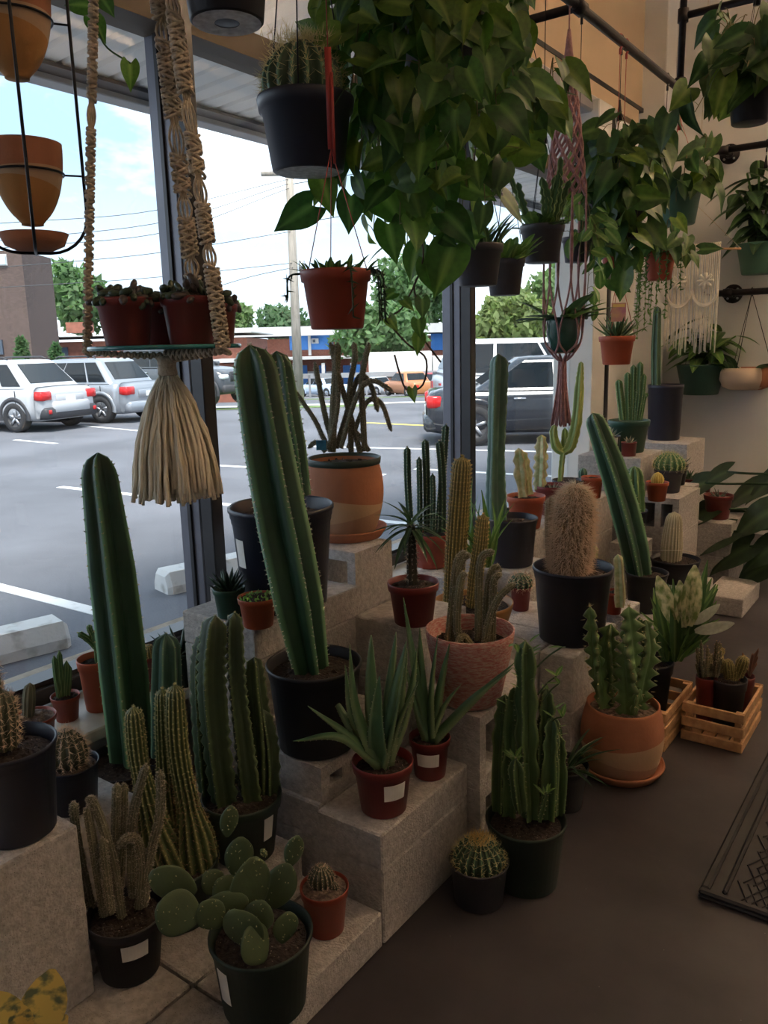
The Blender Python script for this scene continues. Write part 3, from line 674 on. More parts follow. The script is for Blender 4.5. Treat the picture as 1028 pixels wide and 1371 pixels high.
# ---------------------------------------------------------------- trees
M_trunk = mat('tree_bark', (.10, .07, .05), .95, .4, 4)
M_tleafs = [mat('tree_leaf_%d' % i, c, .7, .45, 1.2, trans=.35) for i, c in enumerate(((.10, .185, .065), (.07, .14, .053), (.135, .22, .07), (.17, .23, .07)))]
def tree(label, px0, px1, py0, py1, D, mi=0, seed=1, n=2600, leaf=.35, conic=False, name='leafy_tree'):
    r = np.random.default_rng(seed); base = at_h((px0+px1)/2, py1, D); base[2] = ground_z(D)
    w_ = (px1-px0)/2*D/F_PX*1.03; top = at_h((px0+px1)/2, py0, D)[2]; bot = at_h((px0+px1)/2, py1, D)[2]; h = (top-bot)/2; cz = (top+bot)/2-base[2]
    t = empty(name, base, label, 'tree')
    a = MB(); a.tube([V(0, 0, 0), V(.1, 0, cz*.6), V(0, 0, cz)], [.28, .2, .08], 8); a.build('trunk', M_trunk, t)
    mb = MB(); K = 26 if not conic else 14; bl = []
    for k in range(K):
        u = r.normal(size=3); u /= np.linalg.norm(u); rad = .62*r.random()**.5
        c = u*rad
        if conic: c = np.array([u[0], u[1], 0])*.55*(1-k/K)+np.array([0, 0, -1+2*k/K])
        s_ = (.30+.16*r.random())*(1 if not conic else .75*(1.15-k/K)); bl.append((c, s_))
    m = n//K; sc_ = np.array([w_, w_, h])
    for c, s_ in bl:
        u = r.normal(size=(m, 3)); u /= np.linalg.norm(u, axis=1)[:, None]
        p = (c+u*s_*(.75+.3*r.random((m, 1))))*sc_+np.array([0, 0, cz])
        d = r.normal(size=(m, 3)); d /= np.linalg.norm(d, axis=1)[:, None]; e = np.cross(d, u+.01); e /= np.linalg.norm(e, axis=1)[:, None]
        q = leaf*(.6+.8*r.random((m, 1)))
        vs = np.stack([p-d*q, p+e*q*.5, p+d*q, p-e*q*.5], 1).reshape(-1, 3)
        mb.add(vs, [(4*i, 4*i+1, 4*i+2, 4*i+3) for i in range(m)])
    mb.build('foliage', M_tleafs[mi], t, False, kind='stuff')
tree('round green tree behind the low brick building', 68, 164, 334, 470, 60, 0, 3)
tree('pale green tree between the brown tower and the round tree', 28, 72, 402, 470, 55, 2, 4, 1400)
tree('small conifer shrub beside the brown tower', 14, 52, 452, 505, 31, 1, 5, 1200, .2, True, 'conifer_shrub')
tree('small conifer shrub behind the silver wagon', 56, 102, 462, 505, 31, 1, 6, 1200, .2, True, 'conifer_shrub')
tree('dark green rounded tree behind the motel roof by the pole', 342, 425, 400, 470, 120, 1, 7, 2200, .6)
tree('big leafy tree in front of the motel with blue panels', 436, 580, 395, 496, 69, 0, 8, 5200, .35)
tree('tall leafy tree above the motel roof behind the vines', 470, 640, 330, 450, 98, 0, 9, 6000, .45)
tree('yellow green tree seen past the second mullion', 630, 735, 375, 480, 50, 3, 10, 4200, .3)
tree('green bushy tree rising behind the black sedan', 690, 800, 340, 478, 56, 2, 11, 3600, .3)
tree('thin green tree at the edge of the red brick wing', 280, 345, 400, 460, 95, 2, 12, 1600, .5)

# ---------------------------------------------------------------- canopy over the pavement
M_soffit = mat('cream_ribbed_metal', (.93, .91, .85), .5, .05, 1.5, aniso=(.4, 3, 1))
cn = empty('canopy', (XW-.2, 2, 2.8), 'cream ribbed metal canopy over the shop windows', 'canopy')
zc0, zc1 = .12, .015
y = -4.4
while y < 13:
    a = MB(); w_ = .30
    sec = [(0, .02), (.025, 0), (.13, 0), (.15, .016), (.17, 0), (.275, 0), (.30, .02)]
    a.grid([[(x, y-2+s_, z+zz) for s_, z in sec] for x, zz in ((-.02, zc0), (-1.80, zc1))]); a.grid([[(x, y-2+s_, z+zz+.04) for s_, z in sec] for x, zz in ((-.02, zc0), (-1.80, zc1))])
    a.build('ribbed_panel', M_soffit, cn, False); y += .30
a = MB(); a.box(-1.92, -1.80, -6.6, 11.2, -.005, .26, b=.01); a.build('fascia', M_offw, cn, False)
a = MB(); a.box(-1.80, -1.72, -6.6, 11.2, -.03, .005, b=.005); a.build('edge_bar', M_offw, cn, False)
a = MB(); a.box(-1.72, -1.60, -6.6, 11.2, .0, .02); a.build('gutter_shade_strip', M_dplas, cn, False)  # dark strip stands in for the shade behind the edge bar
for (px, py) in ((160, 12), (-60, -40)):
    q = at_z(px, py, 2.88)-np.array(cn.location); a = MB(); a.lathe([(0, .01), (.075, .0), (.08, -.012), (.11, -.016), (.115, .03)], 24, (q[0], q[1], q[2]-.005)); a.build('downlight', M_offw, cn)
    a = MB(); a.lathe([(0, 0), (.07, 0)], 20, (q[0], q[1], q[2]-.008)); a.build('downlight_lens', M_dkglass, cn)
# ================================================================ plant kit
nrg = np.random.default_rng(11)
G = {}
def cmat(name, col, rib, rough=.5, var=.3, scale=14, trans=0): return mat(name, col, rough, var, scale, rib=rib, trans=trans, bump=.08, bscale=60)
C_dark = cmat('dark_green_cactus', (.040, .085, .045), (.17, .30, .16))
C_giant = cmat('deep_green_cactus', (.022, .070, .032), (.20, .38, .19), .4)
C_blue = cmat('blue_green_cactus', (.055, .14, .10), (.20, .34, .22))
C_mid = cmat('mid_green_cactus', (.085, .19, .065), (.30, .40, .16))
C_euph = cmat('dark_euphorbia', (.040, .068, .028), (.15, .21, .09))
C_lime = cmat('lime_euphorbia', (.30, .40, .10), (.55, .58, .22))
C_ghost = mat('cream_ghost_euphorbia', (.66, .64, .38), .5, col2=(.34, .42, .18), scale=38, rib=(.62, .46, .28))
C_gold = cmat('golden_torch', (.17, .15, .045), (.46, .38, .14))
C_torch = cmat('torch_green', (.065, .105, .03), (.34, .33, .14))
C_brown = cmat('barrel_brown_green', (.075, .085, .045), (.25, .20, .12))
C_fuzz = cmat('grey_finger', (.17, .165, .105), (.30, .27, .19), .8)
C_tail = cmat('olive_tail', (.17, .155, .085), (.36, .33, .2), .8)
C_tan = cmat('tan_hairy', (.28, .20, .12), (.40, .30, .20), .9)
C_cream = cmat('pale_ribbed_cactus', (.40, .37, .24), (.60, .56, .42), .8)
C_pad = mat('prickly_pear_pad', (.085, .125, .055), .55, .3, 12, bump=.1, bscale=50)
C_aloe = mat('aloe_leaf', (.075, .165, .070), .45, .25, 10, rib=(.26, .34, .16))
C_daloe = mat('dark_aloe_leaf', (.035, .075, .05), .4, .3, 10, rib=(.14, .22, .15))
C_zebra = mat('pale_striped_leaf', (.42, .46, .34), .5, .4, 18)
S_white = mat('pale_spine', (.72, .66, .52), .8)
S_gold = mat('golden_spine', (.72, .52, .20), .7)
S_brown = mat('brown_spine', (.34, .20, .12), .8)
S_grey = mat('grey_fuzz', (.50, .44, .36), .9)
S_tan = mat('tan_hair', (.70, .53, .40), .9)
S_straw = mat('straw_spine', (.62, .55, .30), .8)

def ctrl(p, pts):
    """pixel points (x, y[, push back]) on the plane of plant p -> local points"""
    return [on_face(q[0], q[1], p, q[2] if len(q) > 2 else 0)-np.asarray(p) for q in pts]
def column(parent, pts, rad, ribs, dep, m, sharp=True, wave=0, per=.035, dome=True, step=.013, spine=None, name='stem', twist=0, sp_mb=None, attk=4, phase=0, power=None, tip=1.0):
    pts = np.asarray(pts, float); Ln = np.linalg.norm(np.diff(pts, axis=0), axis=1).sum(); n = int(np.clip(Ln/step, 10, 70))
    path = spline(pts, n); T, N, B = frames(path); s = np.concatenate([[0], np.cumsum(np.linalg.norm(np.diff(path, axis=0), axis=1))]); Lt = s[-1]
    R = np.interp(np.linspace(0, 1, n), np.linspace(0, 1, len(np.atleast_1d(rad))) if np.ndim(rad) else [0, 1], np.atleast_1d(rad) if np.ndim(rad) else [rad, rad])
    if dome:
        d = np.clip((Lt-s)/(1.15*R*tip), 0, 1); R = R*np.sqrt(np.maximum(.004, 1-(1-d)**2))
    k = 6 if ribs > 9 else 8
    th = np.linspace(0, 2*pi, ribs*k, endpoint=False)+phase
    u = ((th-phase)*ribs/(2*pi)) % 1; e = np.minimum(u, 1-u)*2
    pw = power or (.85 if sharp else 2.0)
    base = 1-dep*e**pw; att = np.clip(1-e*attk, 0, 1)
    rr = base[None, :]*np.ones((n, 1))
    if wave: rr = rr+wave*((1-e)**1.5)[None, :]*np.sin(2*pi*s/per)[:, None]
    ang = th[None, :]+twist*s[:, None]
    P = path[:, None]+(R[:, None]*rr)[:, :, None]*(np.cos(ang)[:, :, None]*N[:, None]+np.sin(ang)[:, :, None]*B[:, None])
    mb = MB(); mb.grid(P, 0, True, att=np.repeat(att[None], n, 0), capb=True)
    o = mb.build(name, m, parent)
    if spine:
        ln, r_, stp, cnt, sm = spine[:5]; spread = spine[5] if len(spine) > 5 else .7
        pp, dd, ll = [], [], []
        for a in np.arange(stp*.5, Lt-.002, stp):
            i = int(np.searchsorted(s, a)); i = min(i, n-1)
            for b in range(ribs):
                an = phase+b*2*pi/ribs+twist*s[i]; od = cos(an)*N[i]+sin(an)*B[i]
                q = path[i]+od*R[i]*.99; fade = min(1, (Lt-a)/(R.max()*1.2+1e-6))
                od = unit(od*max(.25, fade)+T[i]*(1-fade)*1.2)
                for c in range(cnt):
                    dd.append(unit(od+nrg.normal(size=3)*spread)); pp.append(q); ll.append(ln*nrg.uniform(.6, 1.2))
        sm_mb = MB(); sm_mb.spines(pp, dd, ll, r_); sm_mb.build('spines', sm, o, False, kind='stuff')
    return o, path, R
def fuzz(parent, path, R, dens, ln, r_, sm, up=.3, name='fuzz'):
    s = np.linalg.norm(np.diff(path, axis=0), axis=1).sum(); n = int(s*dens); T, N, B = frames(path)
    x = nrg.uniform(.02, len(path)-1.001, n); i = x.astype(int); u = (x-i)[:, None]; a = nrg.uniform(0, 2*pi, n); od = np.cos(a)[:, None]*N[i]+np.sin(a)[:, None]*B[i]
    Ri = R[i]*(1-u[:, 0])+R[i+1]*u[:, 0]; pp = path[i]*(1-u)+path[i+1]*u+od*Ri[:, None]*.93; dd = od+nrg.normal(size=(n, 3))*.5+T[i]*up
    mb = MB(); mb.spines(pp, dd, ln*nrg.uniform(.5, 1.3, n), r_); return mb.build(name, sm, parent, False, kind='stuff')
def globe(parent, c, r, h, ribs, dep, m, spine, sharp=False, name='globe', flat=.0):
    t = np.linspace(0, 1, 24); prof = np.sin(np.clip(np.pi*(.12+.88*t), 0, pi))**.62
    pts = [np.asarray(c)+V(0, 0, h*q) for q in (0, .25, .5, .75, 1)]
    return column(parent, pts, r*prof, ribs, dep, m, sharp, dome=False, step=h/26, spine=spine, name=name)

def pot(parent, r, h, m, kind='nursery', n=40, soil=M_soil, fill=.88, name='pot', saucer=None):
    mb = MB()
    P = {'nursery': [(0, 0), (.70, 0), (.74, .02), (.905, .80), (.965, .81), (1, .97), (.985, 1), (.95, .99), (.88, .80), (.68, .06), (0, .06)],
         'thin': [(0, 0), (.76, 0), (.80, .015), (.93, .84), (.945, .845), (.95, .89), (.965, .895), (.975, .95), (1.0, .955), (1.0, .99), (.975, 1.0), (.945, .985), (.92, .80), (.75, .05), (0, .05)],
         'plain': [(0, 0), (.68, 0), (.72, .02), (.98, .95), (1, .97), (1, 1), (.96, 1), (.93, .93), (.66, .06), (0, .06)],
         'bowl': [(0, 0), (.60, 0), (.70, .04), (.93, .70), (.99, .92), (1, 1), (.96, 1), (.90, .70), (.6, .10), (0, .08)],
         'straight': [(0, 0), (.84, 0), (.88, .012), (.97, .93), (1, .935), (1, 1), (.96, 1), (.94, .9), (.84, .04), (0, .04)]}[kind]
    mb.lathe([(a*r, b*h) for a, b in P], n); o = mb.build(name, m, parent)
    add_soil(parent, r*(.90 if kind != 'straight' else .95)*(.72+.28*fill), h*fill, soil); return o
def add_soil(parent, r, z, m, bumps=True):
    mb = MB(); rings = []
    for k in np.linspace(0, 1, 7):
        rings.append([(r*k*cos(a), r*k*sin(a), z+(1-k*k)*.006+(nrg.uniform(-.004, .004) if 0 < k < 1 else 0)) for a in np.linspace(0, 2*pi, 24, endpoint=False)])
    mb.grid(rings, 0, True)
    if bumps:
        for _ in range(26):
            a = nrg.uniform(0, 2*pi); q = r*.92*sqrt(nrg.random()); s_ = r*nrg.uniform(.025, .06); c = V(q*cos(a), q*sin(a), z+.004)
            e = [unit(nrg.normal(size=3))*s_ for _ in range(3)]; mb.obox(c, e[0], np.cross(e[0], unit(e[1]))*.7, unit(e[2])*s_*.4)
    return mb.build('soil', m, parent, kind='stuff')
def sticker(parent, p, r0, r1, h, z0, z1, az, wid, m=M_paper, name='price_label'):
    """small paper label on the pot wall; az = turn from the side that faces the viewer"""
    a0 = atan2(-p[1], -p[0])+az; mb = MB(); rr = lambda z: r0+(r1-r0)*z/h+.0016
    P = [[(rr(z)*cos(a)+k*cos(a), rr(z)*sin(a)+k*sin(a), z) for a in np.linspace(a0-wid/2, a0+wid/2, 9)] for z, k in ((z0, -.001), (z0, 0), (z1, 0), (z1, -.001))]
    mb.grid(P); return mb.build(name, m, parent, False)
def blade(parent, pts, Wd, th, m, radial, fold=.35, base=.8, n=16, teeth=0, sm=None, name='leaf', tip=.75, rib=True):
    """fleshy leaf swept along pts"""
    path = spline(pts, n); T = np.gradient(path, axis=0); T /= np.linalg.norm(T, axis=1)[:, None]
    S = unit(np.cross(V(0, 0, 1), radial)); rings, att = [], []; ts = np.linspace(0, 1, n)
    edge = []
    for i, t in enumerate(ts):
        Nn = unit(np.cross(S, T[i])); Nn = Nn if Nn@V(0, 0, 1) > 0 or abs(Nn[2]) < .05 and Nn@radial < 0 else Nn
        w = Wd/2*(base+(1-base)*min(1, t*4))*max(.02, (1-t**1.6))**tip; tk = th*max(.05, (1-t)**.8)
        u = np.array([-1, -.6, 0, .6, 1, .55, 0, -.55]); zz = np.where(np.arange(8) < 5, fold*w*u**2, fold*w*u**2-tk*(1-u**2))
        rings.append(path[i]+u[:, None]*w*S+zz[:, None]*Nn); att.append(np.where(np.abs(u) > .95, 1., 0.))
        if teeth and 0 < i < n-1: edge += [(path[i]+S*w+fold*w*Nn, S+T[i]*.4), (path[i]-S*w+fold*w*Nn, -S+T[i]*.4)]
    mb = MB(); mb.grid(rings, 0, True, att=np.array(att) if rib else None, capa=True, capb=True)
    if teeth: mb.spines([q for q, _ in edge], [d for _, d in edge], teeth, teeth*.4, 1)
    return mb.build(name, [m, sm or S_white], parent)
def rosette(parent, c, n, L, Wd, m, th=.006, up=(.25, 1.2), curl=.3, fold=.4, seed=0, teeth=0, base=.8):
    r = np.random.default_rng(seed)
    for k in range(n):
        a = k*2.4+r.uniform(-.2, .2); d = V(cos(a), sin(a), 0); f = k/max(1, n-1); el = up[0]+(up[1]-up[0])*f; l = L*r.uniform(.8, 1.1)*(1-.25*f)
        t0 = d*cos(el)+V(0, 0, sin(el)); p1 = np.asarray(c)+t0*l*.5; p2 = p1+unit(t0+V(0, 0, curl if el < .8 else -curl*.3)*.8)*l*.5
        blade(parent, [np.asarray(c)+d*.004, p1, p2], Wd, th, m, d, fold, n=9, teeth=teeth, base=base)
def pad(parent, c, up, nrm, h, w, th, m=C_pad, seed=0):
    up = unit(up); nrm = np.asarray(nrm, float); nrm = unit(nrm-up*(nrm@up)); sd = np.cross(up, nrm); rings = []
    for v in np.linspace(0, 1, 13):
        y = h*v; w_ = w/2*sin(pi*min(1, (.03+.95*v)))**.62*(.80+.28*v); t_ = th/2*max(.12, sin(pi*(.05+.9*v)))**.5
        rings.append([np.asarray(c)+up*y+sd*w_*np.sign(cos(a))*abs(cos(a))**.8+nrm*t_*sin(a) for a in np.linspace(0, 2*pi, 20, endpoint=False)])
    mb = MB(); mb.grid(rings, 0, True, capa=True, capb=True); o = mb.build('pad', m, parent)
    r = np.random.default_rng(seed); pp, dd = [], []
    for _ in range(24):
        a = r.uniform(0, 2*pi); v = r.uniform(.12, .98); w_ = w/2*sin(pi*min(1, (.03+.95*v)))**.62*(.80+.28*v); q = r.uniform(-.92, .92); s_ = 1 if a < pi else -1
        b = np.asarray(c)+up*h*v+sd*w_*q+nrm*s_*th/2*sqrt(max(.05, 1-q*q))*max(.12, sin(pi*(.05+.9*v)))**.5
        for _k in range(3): pp.append(b); dd.append(nrm*s_+r.normal(size=3)*.5)
    sb = MB(); sb.spines(pp, dd, .004, .0005); sb.build('glochids', S_straw, o, False, kind='stuff'); return o

# thin leaves (shared meshes)
def leaf_mesh(name, kind, m, L=1.0, Wd=.7, fold=.12, droop=.25, nl=9, wavy=0):
    ts = np.linspace(0, 1, nl) if kind != 'heart' else np.array([0, .05, .12, .22, .36, .5, .64, .78, .9, 1.0]); us = np.array([-1, -.66, -.33, 0, .33, .66, 1]); P, A = [], []
    for t in ts:
        if kind == 'heart': w = Wd/2*float(np.interp(t, [0, .08, .2, .35, .5, .65, .8, .92, 1], [.60, .88, 1.0, .96, .82, .58, .31, .12, .012]))*1.08
        elif kind == 'lance': w = Wd/2*sin(pi*min(1, (.04+.94*t))**.8)**.9
        elif kind == 'oval': w = Wd/2*sin(pi*min(1, (.05+.94*t)))**.6
        else: w = Wd/2*(1-t**2.2)**.9*min(1, .5+t*2)
        row = []
        for u in us:
            y = L*t-(L*.30*abs(u)**1.4*(1-t)**5*(1-.25*abs(u)**6) if kind == 'heart' else 0)
            z = fold*abs(u)*w-droop*L*t*t+wavy*sin(t*14)*abs(u)*w
            row.append((u*w, y, z))
        P.append(row); A.append(np.clip(1-np.abs(us)*4, 0, 1)*(1-t*.5))
    mb = MB(); mb.grid(P, att=np.array(A)); return mb.mesh(name, m)
def put_leaf(parent, me, pos, d, nrm, s, name='leaf', sx=1.0):
    d = unit(d); nrm = np.asarray(nrm, float); nrm = unit(nrm-d*(nrm@d)); x = np.cross(d, nrm)
    o = bpy.data.objects.new(name, me); COL.objects.link(o); o.parent = parent
    M = Matrix(((x[0]*s*sx, d[0]*s, nrm[0]*s, pos[0]), (x[1]*s*sx, d[1]*s, nrm[1]*s, pos[1]), (x[2]*s*sx, d[2]*s, nrm[2]*s, pos[2]), (0, 0, 0, 1)))
    o.matrix_basis = M; return o
L_phil = [mat('philodendron_leaf_%d' % i, c, .42, .3, 7, rib=r_, trans=.30) for i, (c, r_) in enumerate((((.030, .092, .020), (.11, .22, .06)), ((.050, .130, .022), (.16, .28, .07)), ((.095, .175, .030), (.22, .30, .07))))]
HEART = [leaf_mesh('heart_leaf', 'heart', L_phil[i % 3], 1, .72+.06*(i % 2), .10+.12*(i % 3), .12+.14*(i % 4)) for i in range(6)]
L_poth = [mat('pothos_leaf_%d' % i, c, .4, .35, 6, rib=r_, trans=.28) for i, (c, r_) in enumerate((((.030, .085, .022), (.10, .19, .06)), ((.055, .120, .026), (.14, .22, .06)), ((.14, .24, .04), (.28, .36, .08))))]
POTHOS = [leaf_mesh('pothos_leaf', 'heart', L_poth[i % 2], 1, .66+.08*(i % 2), .15+.15*(i % 3), .1+.2*(i % 3), wavy=.06) for i in range(4)]+[leaf_mesh('bright_pothos_leaf', 'heart', L_poth[2], 1, .66, .2, .25, wavy=.06)]
L_lance = [mat('lance_leaf_%d' % i, c, .42, .3, 6, rib=r_, trans=.25) for i, (c, r_) in enumerate((((.06, .13, .04), (.18, .28, .1)), ((.12, .24, .06), (.3, .4, .14)), ((.035, .08, .035), (.1, .18, .08))))]
LANCE = [leaf_mesh('lance_leaf', 'lance', L_lance[i], 1, .34, .25, .3) for i in range(3)]
STRAP = [leaf_mesh('strap_leaf', 'lance', L_lance[i], 1, .14, .35, .35) for i in range(3)]
OVAL = [leaf_mesh('oval_leaf', 'oval', L_lance[i], 1, .55, .2, .15) for i in range(3)]
L_vari = mat('variegated_leaf', (.20, .27, .09), .45, col2=(.62, .60, .38), scale=5, trans=.2, fac=(.42, .58))
L_pale = mat('pale_leaf', (.50, .52, .44), .5, .2, 8, trans=.3)
VARI = leaf_mesh('variegated_leaf', 'oval', L_vari, 1, .42, .3, .05); PALE = leaf_mesh('pale_leaf', 'oval', L_pale, 1, .45, .25, .3)
L_yel = mat('yellow_variegated_leaf', (.62, .42, .12), .5, col2=(.12, .12, .06), scale=3.2, trans=.15, fac=(.40, .5))
YEL = leaf_mesh('yellow_leaf', 'oval', L_yel, 1, .5, .25, .05)

# ================================================================ plants on the steps
GRP = 'potted cacti and succulents on the concrete steps'
def plant(name, label, cx, cy, w, z, asp, m, kind='nursery', cat='potted cactus', soil=M_soil, fill=.88, potname='pot', pos=None):
    p, r, h = seat(cx, cy, w, z, asp)
    if pos is not None:
        p = np.array([pos[0], pos[1], z], float)
        if len(pos) > 2: h = on_face(cx, cy, p)[2]-z; r = msize(w, p+V(0, 0, h))/2
    t = empty(name, p, label, cat, GRP); po = pot(t, r, h, m, kind, soil=soil, fill=fill, name=potname)
    return t, p, r, h, po
Z_S, Z_AL, Z_GI, Z_WT, Z_UP, Z_SILL = SH, BH+SH, BH+2*SH, .585+SH, SH+.39, .42
RAW = lambda p, pts: ctrl(p, pts)

# --- left front
t, p, r, h, po = plant('potted_column_cactus', 'brown spiny cactus in a wide navy black pot on the upright block', 10, 993, 124, Z_UP, 1.05, M_navy, 'thin', fill=.86)
column(t, RAW(p, [(6, 1000), (2, 960), (0, 922)]), [.026, .030, .022], 12, .2, C_brown, False, spine=(.014, .0007, .008, 5, S_tan, .8))
column(t, RAW(p, [(-14, 1000), (-20, 950), (-22, 880)]), [.028, .032, .026], 12, .2, C_brown, False, spine=(.014, .0007, .01, 5, S_tan, .8))
t, p, r, h, po = plant('potted_barrel_cactus', 'bristly brown barrel cactus in a black pot behind the upright block', 93, 1020, 76, .385, .85, M_navy, 'thin', soil=M_gravel)
globe(t, V(-.004, 0, h*.78), .044, .105, 14, .18, C_brown, (.016, .0008, .0085, 6, S_tan, .9), name='stem')
block(p[0]-.10, p[1]-.085, SH, .20, .20, .145, 'small concrete offcut under the bristly barrel cactus'); block(p[0]-.10, p[1]-.085, SH+.145, .20, .20, .145, 'small concrete offcut directly under the black barrel cactus pot')
t, p, r, h, po = plant('potted_column_cactus', 'very tall smooth ribbed column cactus standing against the car park', 168, 1016, 116, .19, .8, M_black, 'thin')
column(t, RAW(p, [(178, 1015), (168, 900), (152, 760), (131, 606)]), [.058, .064, .060, .042], 5, .50, C_giant, True, power=1.15, spine=(.006, .0012, .028, 4, S_straw, .7), phase=.4, tip=1.2)
block(p[0]-.10, p[1]-.10, SH, .20, .20, .094, 'thin concrete offcut under the very tall column cactus')
t, p, r, h, po = plant('potted_torch_cactus', 'three headed torch cactus with pale tips and corky brown feet', 236, 1150, 112, Z_S, .75, M_dgreenp, 'nursery')
for pts, rad, off in (([(265, 1155), (252, 1080), (238, 1000), (234, 916)], [.052, .048, .027, .024, .024, .023, .019], 0), ([(235, 1150, .04), (226, 1070, .04), (220, 990, .04), (217, 922, .04)], [.05, .04, .024, .021, .019, .016], .04), ([(228, 1160), (205, 1100), (186, 1020), (178, 946)], [.052, .046, .03, .021, .022, .019], 0)):
    o, path, R = column(t, RAW(p, pts), rad, 13, .2, C_torch, False, spine=(.006, .0007, .010, 4, S_straw, .8), attk=2.2)
    k = len(path)//2; fuzz(o, path[:k], R[:k], 2600, .013, .0008, S_brown, 0, 'corky_spines')
t, p, r, h, po = plant('potted_finger_cactus', 'fuzzy grey finger cactus with bent stems in a labelled black pot', 168, 1219, 104, Z_S, .85, M_black, 'nursery')
for pts in ([(140, 1225), (128, 1150), (116, 1078)], [(163, 1228), (150, 1150), (132, 1090), (118, 1066)], [(178, 1200, .02), (176, 1150, .02), (178, 1090, .02), (196, 1022, .02)], [(192, 1212), (200, 1150), (214, 1090), (214, 1030)], [(186, 1215), (190, 1160), (184, 1126), (170, 1122), (158, 1136)], [(150, 1210, .04), (154, 1120, .04), (156, 1048, .04)], [(158, 1210, .045), (164, 1120, .045), (166, 1048, .045)], [(122, 1215, .05), (104, 1130, .05), (98, 1072, .05)], [(148, 1222, -.02), (142, 1170, -.02), (136, 1120, -.02)]):
    o, path, R = column(t, RAW(p, pts), [.0098, .0100, .0092], 10, .12, C_fuzz, False); fuzz(o, path, R, 3200, .0048, .0007, S_grey)
sticker(po, p, r*.738, r*.95, h, h*.52, h*.78, .15, .75)
t, p, r, h, po = plant('potted_euphorbia', 'cluster of wavy edged dark green columns in a labelled black pot', 323, 1062, 108, .19, .8, M_dgreenp, 'nursery')
for pts, rad in (([(300, 1075), (288, 980), (283, 900), (288, 824)], [.036, .036, .038, .036, .03]), ([(338, 1085), (326, 990), (316, 900), (314, 820)], [.032, .030, .026, .026, .022]), ([(350, 1060, .03), (348, 980, .03), (342, 920, .03), (340, 880, .03)], [.03, .03, .026, .02]), ([(278, 1060, .04), (272, 980, .04), (268, 900, .04), (272, 850, .04)], [.026, .028, .026, .02]), ([(362, 1070, .02), (360, 1000, .02), (352, 950, .02)], [.024, .024, .018])):
    column(t, RAW(p, pts), rad, 4, .5, C_euph, True, wave=.14, per=.026, spine=(.005, .0008, .013, 2, S_straw, .5), phase=nrg.uniform(0, 2), attk=7)
sticker(po, p, r*.738, r*.95, h, h*.40, h*.82, .75, .34)
block(p[0]-.10, p[1]-.10, SH, .20, .20, .094, 'thin concrete offcut under the wavy edged euphorbia')
t, p, r, h, po = plant('potted_column_cactus', 'short blue green ribbed column cactus against the sill', 222, 1010, 60, .30, .8, M_black, 'thin')
column(t, RAW(p, [(220, 1010), (222, 930), (222, 848)]), [.036, .040, .034], 7, .25, C_blue, False, spine=(.004, .0006, .02, 2, S_straw))
block(p[0]-.02, p[1]-.03, SH, .09, .09, .205, 'small concrete offcut hidden under the short blue green cactus')
t, p, r, h, po = plant('potted_prickly_pear', 'sprawling prickly pear with flat oval pads in a dark green pot', 349, 1246, 140, Z_S, .78, M_dgreenp, 'thin')
PADS = [((330, 1238, -.02), (338, 1150, -.02), 62, .5), ((364, 1216, .0), (386, 1158, .0), 44, -.2), ((300, 1236, -.04), (300, 1195, -.04), 66, .2), ((352, 1225, -.06), (352, 1205, -.06), 1, 0), ((318, 1175, .02), (322, 1122, .02), 40, .1), ((304, 1120, .03), (309, 1080, .03), 27, .4), ((388, 1160, .02), (398, 1120, .02), 28, .2), ((340, 1250, -.05), (352, 1207, -.05), 42, -.3), ((378, 1262, -.05), (386, 1222, -.05), 36, .3), ((355, 1285, -.08), (330, 1246, -.09), 50, .8), ((296, 1240, -.05), (270, 1210, -.06), 40, .2), ((268, 1228, -.06), (210, 1217, -.07), 58, .2), ((262, 1195, -.01), (202, 1170, -.01), 46, -.1), ((318, 1205, .0), (290, 1180, .0), 40, .3), ((300, 1195, .01), (274, 1170, .01), 34, .4), ((350, 1145, .03), (356, 1140, .03), 14, 0), ((345, 1270, -.07), (310, 1220, -.075), 52, -.4)]
fwd = unit(V(-p[0], -p[1], .4))
for i, (a_, b_, wpx, tw) in enumerate(PADS):
    if wpx < 3: continue
    A, B_ = ctrl(p, [a_, b_]); Rr = np.cross(unit(B_-A), fwd); pad(t, A, B_-A, fwd+Rr*tw, np.linalg.norm(B_-A)*1.02, msize(wpx, p), .013, seed=i)
column(t, [V(0, 0, h*.8), *ctrl(p, [(318, 1240, -.01), (320, 1180, .01)])], [.012, .014, .008], 5, .08, C_pad, False, name='old_stem')
sticker(po, p, r*.80, r*.955, h, h*.35, h*.80, -.95, .32)
t, p, r, h, po = plant('potted_barrel_cactus', 'small round cactus with pale ribs in a red pot of gravel on the slab', 434, 1185, 66, Z_S, 1.0, M_red, 'nursery', soil=M_gravel, fill=.95)
globe(t, V(-.008, .0, h*.9), .030, .060, 16, .16, C_brown, (.006, .0006, .006, 4, S_tan, .7), name='stem'); globe(t, V(.022, .006, h*.92), .012, .022, 10, .16, C_brown, (.004, .0005, .005, 3, S_tan, .7), name='offset')

